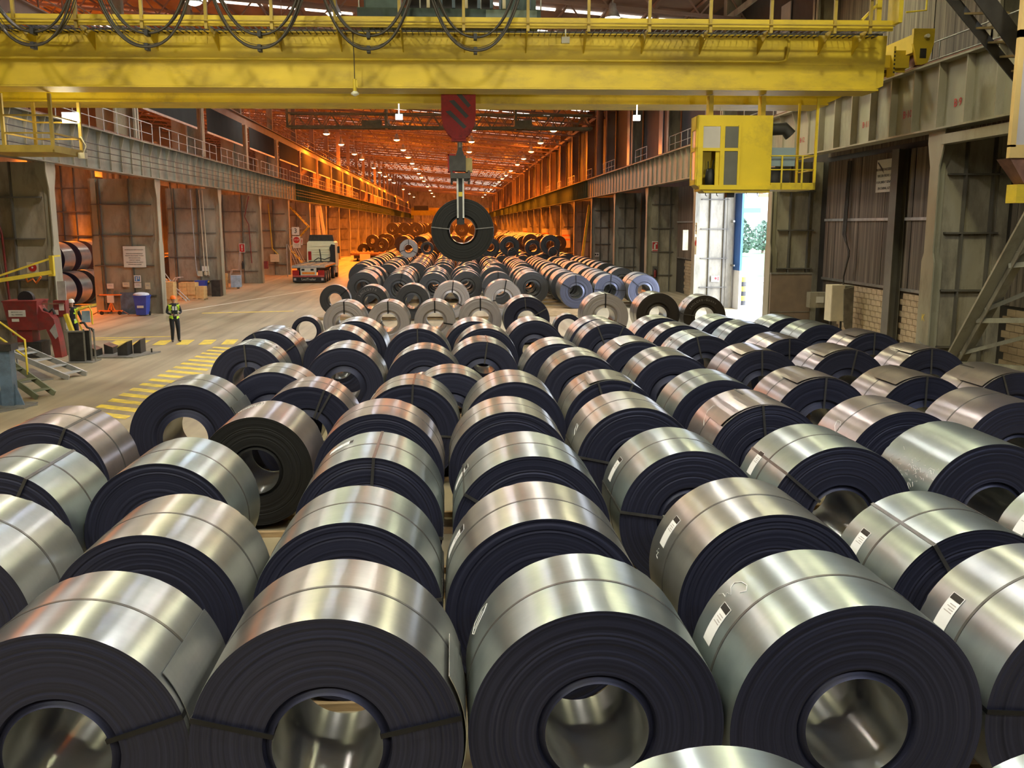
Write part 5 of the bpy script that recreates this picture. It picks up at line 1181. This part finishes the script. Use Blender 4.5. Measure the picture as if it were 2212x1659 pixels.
tag(MB().box(-.3, .35, -.3, .3, 0, .85).build('wrapped_pack', M['lightblue'], None, (-15.75, 68.6, .126)), 'pale blue film-wrapped pack on a pallet before the fourth pillar', 'pack')
tr = thing('trestle_ladder', 'grey aluminium trestle ladder leaning over the carton stacks', 'ladder', (-16.6, 56.4, 0))
for y in (-.3, .3):
    MB().tube([(-1.4, y, 3.0), (0, y, .9), (.8, y, .1)], .03, 6).build('rail', M['galv'], tr); MB().tube([(-.9, y, .0), (.2, y, 1.5), (.5, y, 1.5)], .03, 6).build('rail', M['galv'], tr)
for k in range(6): u = k/5; MB().tube([(-1.4+2.1*u, -.3, 3.0-2.8*u), (-1.4+2.1*u, .3, 3.0-2.8*u)], .02, 6).build('rung', M['galv'], tr)
tr = thing('hand_truck', 'white tubular hand truck standing by the wrapped pack', 'hand truck', (-16.0, 70.2, 0))
MB().tube([(-.5, 0, 1.0), (-.4, 0, 1.3), (.1, 0, 1.3), (.25, 0, 2.6)], .03, 6).tube([(-.5, .4, 1.0), (-.4, .4, 1.3), (.1, .4, 1.3), (.25, .4, 2.6)], .03, 6).tube([(.25, 0, 2.6), (.25, .4, 2.6)], .03, 6).box(-.5, .3, 0, .4, .1, .16).box(-.5, -.45, 0, .05, .1, 1.0).box(.25, .3, 0, .05, .1, 1.3).build('frame', M['galv'], tr)
ra = thing('barrier_rack', 'pale tubular rack leaning beside the low trailer', 'rack', (-13.9, 84.5, 0))
for k in range(5): MB().tube([(-.8+k*.22, 0, 2.9-.1*k), (0+k*.25, 0, 0.6)], .03, 6).build('tube', M['galv'], ra)
MB().tube([(-.9, 0, 2.9), (-.9, 0, 0)], .04, 6).tube([(0, 0, .6), (1.2, 0, .6), (1.2, 0, 0)], .04, 6).build('frame', M['galv'], ra)

# banding machine corner at the left edge
jib = thing('jib_boom', 'yellow triangular jib boom in front of the nearest left pillar', 'jib', (-14.85, 35.6, 0))
MB().bar((-2.6, -1.4, 2.42), (0, 0, 2.85), .12, .14).build('lower_chord', M['yrail'], jib); MB().bar((-1.9, -1.0, 2.62), (0, 0, 3.36), .06, .07).build('tie_bar', M['yrail'], jib)
MB().box(-.07, .07, -.07, .07, 2.7, 3.45).build('head_post', M['yrail'], jib); MB().box(-.12, .05, -.1, .1, 2.7, 2.78).bar((-.05, .3, 3.42), (-.05, .85, 3.42), .06).build('head_plate', M['yrail'], jib)
MB().tube([(-.85, -.3, 2.68), (-.8, -.3, 2.5), (-.6, -.3, 2.62), (-.5, -.3, 2.45), (-.3, -.3, 2.7)], .04, 6).build('hose_coil', M['orangep'], jib)
MB().bar((-2.5, -1.4, 0), (-2.5, -1.4, 2.5), .16).build('mast', M['yrail'], jib)
rm = thing('strapping_machine', 'dark red strapping machine with a hopper and curved arm, left edge', 'machine', (-14.85, 33.2, 0))
MB().hexa([(-.48, -.3, .98), (.45, -.3, .98), (.45, .5, .98), (-.48, .5, .98)], [(-.62, -.35, 1.95), (.52, -.35, 1.95), (.52, .55, 1.95), (-.62, .55, 1.95)]).box(-.64, .54, -.38, .58, 1.95, 2.0).build('hopper', M['red'], rm)
MB().prism([(.45, .95), (.50, 1.85), (.62, 1.62), (.82, 1.55), (.98, 1.35), (1.12, .55), (1.16, -.0), (.92, -.0), (.84, .62), (.70, 1.0)], -.2, .25).build('curved_arm', M['red'], rm)
MB().prism([(1.02, 1.2), (1.10, .75), (1.0, .65), (.82, .95)], -.21, -.205).build('worn_patch', M['galv'], rm)
t = MB().box(-.45, .12, -.345, -.33, 1.45, 1.68).build('label_plate', M['sign'], rm); text('SERVICIOS S.A.T.', .055, M['ink'], t, (-.165, -.35, 1.61)); text('Tfno. 900000000', .055, M['ink'], t, (-.165, -.35, 1.52))
MB().box(-.36, -.12, -.34, -.325, 1.28, 1.38).build('small_plate', M['sign'], rm)
MB().box(-.30, .22, -.2, .4, .55, .98).build('neck', M['red'], rm); MB().box(-.1, .5, -.2, .5, 0, .55).box(.15, .38, -.25, -.2, .05, .5).build('base', M['dark'], rm)
MB().cyl((0, .1, 2.05), .26, .18, 18, 0, 'y').build('wheel', M['black'], rm); MB().bar((.5, .1, 1.85), (1.2, .25, 1.85), .05, .04).build('cross_arm', M['rust'], rm)
MB().tube([(.6, 0, 1.7), (.75, 0, 1.55), (.9, 0, 1.7), (.95, 0, 1.5)], .05, 6).build('hose', M['dark'], rm)
MB().box(-.2, .35, -.3, .2, .0, .12).box(-.95, -.5, -.9, -.3, 0, .35).build('coiled_base', M['dark'], rm)
cbx = thing('control_box', 'red control box with a white tall board above it beside the worker', 'control box', (-13.85, 33.7, 0))
MB().box(-.22, .20, -.15, .15, 1.38, 1.95).build('housing', M['red'], cbx); MB().box(-.02, .14, -.165, -.15, 1.6, 1.82).build('gauge', M['sign'], cbx); MB().box(-.20, -.06, -.165, -.15, 1.45, 1.62).build('sticker', M['sign'], cbx)
MB().box(-.08, .20, -.03, .0, 1.95, 2.62).build('white_board', mat('board_grey', (.45, .42, .38), .6), cbx); MB().box(-.14, -.02, -.1, .1, 0, 1.38).box(.05, .14, -.1, .1, 0, 1.38).build('post', M['grey'], cbx)
tag(MB().box(-.22, .18, -.2, .2, .12, .55).build('wrapped_box', M['wave'], None, (-15.1, 30.9, .0)), 'film-wrapped box on a pallet behind the stair', 'pack')
pallet((-15.1, 30.9, 0), 'pallet under the film-wrapped box at the left edge', 1.0, .8)
# stand with upright plates and a leaning yellow beam
ps = thing('plate_stand', 'brown steel stand of upright plates on a floor plate', 'stand', (-12.55, 31.9, 0))
MB().box(-.48, .45, -.35, .45, 0, .03).build('floor_plate', M['steelc'], ps)
for x0, x1, y in ((-.38, .12, -.1), (-.05, .28, .12)): MB().box(x0, x1, y, y+.03, .03, 1.05).build('upright_plate', M['dark'], ps)
for x in (-.40, .13, .30, .42): MB().box(x-.02, x+.02, -.12+.1*(x > .2), -.06+.1*(x > .2), .03, 1.12).build('post', M['steelc'], ps)
MB().box(-.48, .15, -.14, -.05, 1.02, 1.07).build('top_angle', M['steelc'], ps)
yb = thing('leaning_beam', 'yellow channel beam leaning beside the plate stand', 'beam', (-13.1, 32.6, 0))
MB().bar((.25, 0, .05), (-.22, .1, 1.55), .12, .16, 0, (0, 1, 0)).build('channel', M['yrail'], yb); MB().prism([(.16, .05), (.55, .2), (.5, .55), (.1, .6)], .12, .15).build('foot_plate', M['yrail'], yb)
yf = thing('roller_guide', 'yellow tubular guide frame with a pale blue panel behind the plate stand', 'guide', (-12.95, 33.1, 0))
MB().tube([(-.18, 0, 1.4), (-.16, 0, 1.62), (.28, 0, 1.78), (.35, 0, 1.6), (.35, 0, 1.15)], .03, 6).tube([(-.18, 0, 1.4), (.0, 0, .9), (0, 0, 0)], .03, 6).build('tube', M['yrail'], yf)
MB().box(0, .28, .02, .04, 1.22, 1.62).build('panel', M['lightblue'], yf); MB().tube([(-.05, -.05, 1.2), (.1, -.1, 1.22), (.2, -.1, 1.05), (.35, -.1, 1.0), (.4, -.1, .9)], .04, 6).build('hose', M['black'], yf)
fp = thing('floor_plate', 'large steel plate on the floor carrying the four wedge blocks', 'plate', (-11.6, 33.4, 0))
MB().prism([(-1.3, -.7), (.45, -.75), (.95, .75), (-1.1, .8)], 0, .05, 0, 'xy').build('plate', M['steelc'], fp)
for i, (x, y, w, ye, lb) in enumerate(((-.98, -.30, .30, 0, 'leftmost dark wedge block on the floor plate'), (-.66, .35, .30, 0, 'second dark wedge block on the floor plate'), (-.02, -.1, .34, 1, 'yellow-topped wedge block on the floor plate'), (.30, .45, .26, 1, 'tall dark block at the right of the wedge blocks'))):
    t = thing('wedge_block', lb, 'block', (-11.6+x, 33.4+y, .05))
    h0, h1 = (.22, .34) if not ye else (.28, .48)
    pl2 = [(-w/2, 0), (w/2, 0), (w/2, h0 if not ye else h1), (-w/2, h1 if not ye else h0)]
    MB().prism(pl2, -.28, .28).build('block', M['dark'], t)
    MB().hexa([(-w/2, -.28, pl2[3][1]), (w/2, -.28, pl2[2][1]), (w/2, .28, pl2[2][1]), (-w/2, .28, pl2[3][1])], [(-w/2, -.28, pl2[3][1]+.02), (w/2, -.28, pl2[2][1]+.02), (w/2, .28, pl2[2][1]+.02), (-w/2, .28, pl2[3][1]+.02)]).build('top_pad', M['yelp'] if i == 2 else M['rust'], t)
tag(MB().tube([(0, 0, .06), (0, 0, .2)], .03, 8).build('lifting_eye', M['dark'], None, (-10.85, 33.75, 0)), 'small lifting eye at the right of the floor plate', 'eye')
# stairs and the blue column
def stair(name, lab, top, bot, wdt, n, m):
    t = thing(name, lab, 'stair', (bot[0], bot[1], 0)); a = Vector(top)-Vector((bot[0], bot[1], 0)); c = Vector((0, 0, .05))
    d = (Vector((a.x, a.y, 0))).normalized(); sv = Vector((-d.y, d.x, 0))*wdt/2
    for s in (-1, 1): MB().bar(a+sv*s, c+sv*s, .04, .16).build('stringer', M[m], t)
    for i in range(n):
        p = a.lerp(c, (i+.5)/n); MB().hexa([p-d*.12-sv, p+d*.12-sv, p+d*.12+sv, p-d*.12+sv], [q_+Vector((0, 0, .03)) for q_ in (p-d*.12-sv, p+d*.12-sv, p+d*.12+sv, p-d*.12+sv)]).build('tread', M[m], t)
    return t, a, c, d, sv
t, a, c, d, sv = stair('steel_steps', 'short grey steel steps beside the strapping machine', (-13.4, 29.2, .75), (-11.4, 28.5, 0), .75, 4, 'galv')
MB().hexa([a-sv, a+sv, a+sv+d*.5, a-sv+d*.5], [q_+Vector((0, 0, .04)) for q_ in (a-sv, a+sv, a+sv+d*.5, a-sv+d*.5)]).build('landing', M['galv'], t)
for s in (-1, 1): MB().bar(a+sv*s+d*.45, a+sv*s+d*.45-Vector((0, 0, .74)), .05).build('leg', M['galv'], t)
t, a, c, d, sv = stair('olive_stair', 'olive steel stair with a yellow handrail coming down at the left', (-13.0, 25.9, 1.35), (-10.95, 25.2, 0), .62, 5, 'greenst')
MB().hexa([a-sv, a+sv, a+sv+d*1.2, a-sv+d*1.2], [q_+Vector((0, 0, .05)) for q_ in (a-sv, a+sv, a+sv+d*1.2, a-sv+d*1.2)]).build('landing', M['greenst'], t)
for s in (-1, 1): MB().bar(a+sv*s+d*1.1, a+sv*s+d*1.1-Vector((0, 0, 1.34)), .06).build('leg', M['greenst'], t)
for s in (1, -1):
    h = Vector((0, 0, .95)); b = MB(); p1 = a+sv*s; p2 = a.lerp(c, .62)+sv*s
    b.tube([p1+d*1.2+h, p1+h, p2+h, p2], .028, 8).tube([p1+h, p1], .028, 8).tube([p1+d*1.2+h*.5, p1+h*.5, p2+h*.5], .022, 6); b.build('handrail', M['yrail'], t)
bc = thing('blue_pedestal', 'blue-grey steel pedestal with gusset feet at the left edge', 'pedestal', (-11.32, 24.0, 0))
MB().box(-.16, .14, -.14, .14, .04, 1.45).build('column', M['greyblue'], bc); MB().prism([(.14, .04), (.34, .04), (.14, .6)], -.02, .02).build('gusset', M['greyblue'], bc); MB().prism([(-.16, .04), (-.36, .04), (-.16, .6)], -.02, .02).build('gusset', M['greyblue'], bc)
MB().box(-.25, .22, -.2, .2, 1.45, 1.62).build('head', M['dark'], bc); MB().box(-.5, .5, -.4, .4, 0, .04).build('base_plate', M['steelc'], bc)
tag(MB().prism([(-12.6, 22.6), (-11.3, 22.9), (-10.7, 24.1), (-11.6, 24.9), (-13.5, 24.9)], 0, .02, 0, 'xy').build('base_sheet', M['steelc']), 'thin angular steel sheet on the floor under the blue pedestal', 'plate')
tag(MB().tube([(-11.4, 21.7, .05), (-11.9, 22.2, .9), (-12.1, 22.4, 1.3)], .03, 8).build('hand_rail_end', M['yrail']), 'short yellow rail end beside the blue pedestal', 'rail')
tag(MB().prism([(-15.4, 27.4), (-13.0, 27.2), (-12.0, 28.2), (-13.5, 30.3), (-15.4, 30.3)], 0, .03, 0, 'xy').build('machine_plinth', M['steelc']), 'steel floor plinth under the strapping machine steps', 'plate')

# neighbouring bay machinery, orange lit
nm = thing('transfer_carriage', 'orange-lit machine platform with railings seen between the first left pillars', 'machine', (-25.2, 69, 0))
MB().box(-2.5, 2.5, 0, 3, 3.6, 3.9).box(-2.5, 2.5, 0, 3, 5.2, 5.4).build('platform', M['yrail'], nm); railing(nm, [(-2.5, 0, 3.9), (2.5, 0, 3.9)], 1.0, .04, M['yrail']); railing(nm, [(-2.5, 0, 5.4), (2.5, 0, 5.4)], 1.0, .04, M['yrail'])
for x in (-2.3, 0, 2.3): MB().box(x-.12, x+.12, .1, .4, 0, 5.2).build('leg', M['orangep'], nm)
MB().box(-1.6, .6, .4, 2.2, 3.9, 4.8).box(.8, 2.0, .6, 2, 5.4, 6.2).build('motor', M['cream'], nm)
cbn = thing('hoist_cabin', 'pale cabin panel hanging in the orange bay behind the first pillar', 'cabin', (-25.8, 60, 6.2))
MB().box(-.5, .5, 0, 1, 0, 1.6).build('shell', M['cream'], cbn); MB().box(-.3, .3, -.02, 0, .5, 1.3).build('pane', M['dark'], cbn); MB().box(-.05, .05, .4, .5, 1.6, 11.5).build('hanger', M['dark'], cbn)
tag(MB().bar((-20.62, 51.2, .06), (-20.55, 56.5, .06), .14, .12).build('wheel_stop', M['yelp']), 'yellow wheel stop beam before the coils of the neighbouring bay', 'beam')

# ------------------------------------------------------------------ people
def skinned(name, verts, edg, radii, root, mats, parent, sub=2):
    me = bpy.data.meshes.new(name); me.from_pydata([tuple(v) for v in verts], edg, [])
    o = bpy.data.objects.new(name, me); COL.objects.link(o)
    md = o.modifiers.new('s', 'SKIN'); md.use_smooth_shade = True; md.use_x_symmetry = False
    sv_ = me.skin_vertices[0].data
    for i, r in enumerate(radii):
        sv_[i].radius = (r, r) if not isinstance(r, tuple) else r
        sv_[i].use_root = (i == root)
    s_ = o.modifiers.new('b', 'SUBSURF'); s_.levels = sub; s_.render_levels = sub
    bpy.context.view_layer.update()
    m2 = bpy.data.meshes.new_from_object(o.evaluated_get(bpy.context.evaluated_depsgraph_get()))
    bpy.data.objects.remove(o); bpy.data.meshes.remove(me)
    m2.materials.clear()
    for m in mats: m2.materials.append(m)
    for p_ in m2.polygons: p_.use_smooth = True
    return m2
def person(loc, rz, label, helmet, arms, held):
    t = thing('person', label, 'person', loc, rz)
    V = []; E_ = []; Rr = []
    def v(p, r, frm=None):
        V.append(p); Rr.append(r)
        if frm is not None: E_.append((frm, len(V)-1))
        return len(V)-1
    pel = v((0, 0, .98), (.155, .115))
    wa = v((0, .01, 1.12), (.145, .105), pel); ch = v((0, .02, 1.32), (.17, .12), wa); sh = v((0, .03, 1.46), (.12, .085), ch)
    nk = v((0, .02, 1.53), .055, sh); hd0 = v((0, .0, 1.58), .062, nk); hd1 = v((0, -.012, 1.645), (.075, .09), hd0); hd2 = v((0, -.005, 1.71), (.072, .088), hd1); v((0, 0, 1.75), .05, hd2)
    for s, (kx, ky) in ((-1, (.10, -.04)), (1, (.12, -.02))):
        hip = v((s*.10, 0, .90), .112, pel); kn = v((s*kx, ky, .50), .084, hip); an = v((s*(kx+.01), .02 if s < 0 else .0, .12), .062, kn)
        he = v((s*(kx+.01), .0, .045), .045, an); v((s*(kx+.04), -.16, .035), .036, he)
    hands = []
    for s in (-1, 1):
        shd = v((s*.19, .02, 1.43), .070, sh); el, wr_ = arms[s]
        e_ = v(el, .055, shd); w_ = v(wr_, .030, e_)
        d_ = (Vector(wr_)-Vector(el)).normalized(); inward = Vector((-s, 0, 0)); up_ = Vector((0, 0, 1))
        pm = v(tuple(Vector(wr_)+d_*.05), .030, w_)
        kb = Vector(wr_)+d_*.09
        for k in range(4):
            off = up_*(.027-.018*k); L_ = (.070, .078, .072, .056)[k]
            f1 = v(tuple(kb+off), .0095, pm); f2 = v(tuple(kb+off+d_*L_*.5+inward*.012), .009, f1); v(tuple(kb+off+d_*L_*.75+inward*.04), .008, f2)
        th = v(tuple(Vector(wr_)+d_*.04+up_*.035-Vector((0, .01, 0))), .011, pm); v(tuple(Vector(wr_)+d_*.085+up_*.055-Vector((0, .015, 0))), .010, th)
        hands.append(Vector(wr_)+d_*.1)
    m2 = skinned('body', V, E_, Rr, 0, [M['navy'], M['skin'], M['boot']], t, 2)
    wr0 = [Vector(arms[s][1]) for s in (-1, 1)]
    for p_ in m2.polygons:
        c = p_.center; mi = 0
        if c.z > 1.53 or (c.z < 1.53 and min((c-h_).length for h_ in hands) < .115): mi = 1
        if c.z < .095: mi = 2
        p_.material_index = mi
    body = link('body', m2, t)
    # face
    for s in (-1, 1): MB().ball((s*.032, -.088, 1.66), .011, 0, 10, 6).build('eye', M['white'], t); MB().ball((s*.078, .0, 1.645), .022, 0, 10, 6, (.4, .7, 1)).build('ear', M['skin'], t)
    for s in (-1, 1): MB().ball((s*.032, -.097, 1.66), .0055, 0, 8, 5).build('pupil', M['ink'], t)
    MB().prism([(-.092, 1.665), (-.122, 1.622), (-.092, 1.612)], -.012, .012, 0, 'yz').build('nose', M['skin'], t)
    MB().box(-.024, .024, -.098, -.088, 1.592, 1.602).build('mouth', M['lips'], t)
    MB().ball((0, .03, 1.66), .082, 0, 14, 9, (.95, .9, 1.0)).build('hair', M['hair'], t)
    hm = MB().lathe([(.118, 0), (.116, .045), (.098, .10), (.060, .132), (.001, .142)], (0, .005, 1.70), 22).build('helmet', M[helmet], t)
    MB().prism([(-.085, -.06), (.085, -.06), (.07, -.165), (-.07, -.165)], 1.70, 1.712, 0, 'xy').lathe([(.116, .0), (.126, -.002), (.126, .008)], (0, .005, 1.70), 22).build('peak', M[helmet], hm)
    # vest: shell following the torso
    bm_v = []; idxm = {}; fs = []
    for p_ in m2.polygons:
        c = p_.center
        if .93 < c.z < 1.47 and abs(c.x) < .205 and not (c.y < -.03 and abs(c.x) < .085) and not (abs(c.x) > .165 and c.z > 1.2 and c.z < 1.36 and False):
            ids = []
            ok = min((c-Vector(arms[s][0])).length for s in (-1, 1)) > .10 and min((c-w0).length for w0 in wr0) > .13
            if not ok: continue
            for vi in p_.vertices:
                if vi not in idxm: idxm[vi] = len(bm_v); q_ = m2.vertices[vi]; bm_v.append(q_.co+q_.normal*.014)
                ids.append(idxm[vi])
            fs.append(tuple(ids))
    vb = MB().add(bm_v, fs, 0, True); vo = vb.build('vest', [M['hivis'], M['refl']], t)
    for p_ in vo.data.polygons:
        if 1.02 < p_.center.z < 1.07 or 1.16 < p_.center.z < 1.20: p_.material_index = 1
    if held: 
        MB().box(-.11, .11, -.36, -.24, 1.04, 1.12).build('remote_body', M['black'], held); 
    return t
arms1 = {-1: ((-.27, .02, 1.17), (-.12, -.22, 1.10)), 1: ((.27, .02, 1.17), (.12, -.22, 1.10))}
p1 = person((-11.03, 37.3, 0), math.radians(28), 'worker in orange helmet and yellow vest holding a crane remote on the walkway', 'helmo', arms1, None)
MB().box(-.09, .09, -.0, .0, 1, 1)
rc = thing('remote_control', 'small crane remote with a white marking held by the worker in the orange helmet', 'remote control', (-11.03, 37.3, 0), math.radians(28))
MB().box(-.085, .085, -.37, -.27, 1.06, 1.13).build('housing', M['black'], rc); MB().box(-.06, .06, -.375, -.37, 1.075, 1.115).build('label', M['sign'], rc)
MB().tube([(-.08, -.3, 1.12), (-.12, -.13, 1.4), (0, .09, 1.50), (.12, -.13, 1.4), (.08, -.3, 1.12)], .008, 5).build('neck_strap', M['black'], rc)
for s in (-.05, .055): MB().box(s-.035, s+.035, -.150, -.142, 1.26, 1.42).build('chest_flap', M['sign'], p1)
tag(MB().box(-.05, .05, -.03, .03, -.1, .1).build('glove_bundle', M['sign'], None, (-11.26, 37.22, .93)), 'pale gloves hanging from the belt of the worker in the orange helmet', 'gloves')
arms2 = {-1: ((-.25, -.08, 1.20), (-.12, -.22, 1.38)), 1: ((.28, -.02, 1.18), (.34, -.20, 1.02))}
p2 = person((-14.33, 35.75, 0), math.radians(15), 'worker in white helmet and yellow vest behind the red control box', 'helmw', arms2, None)
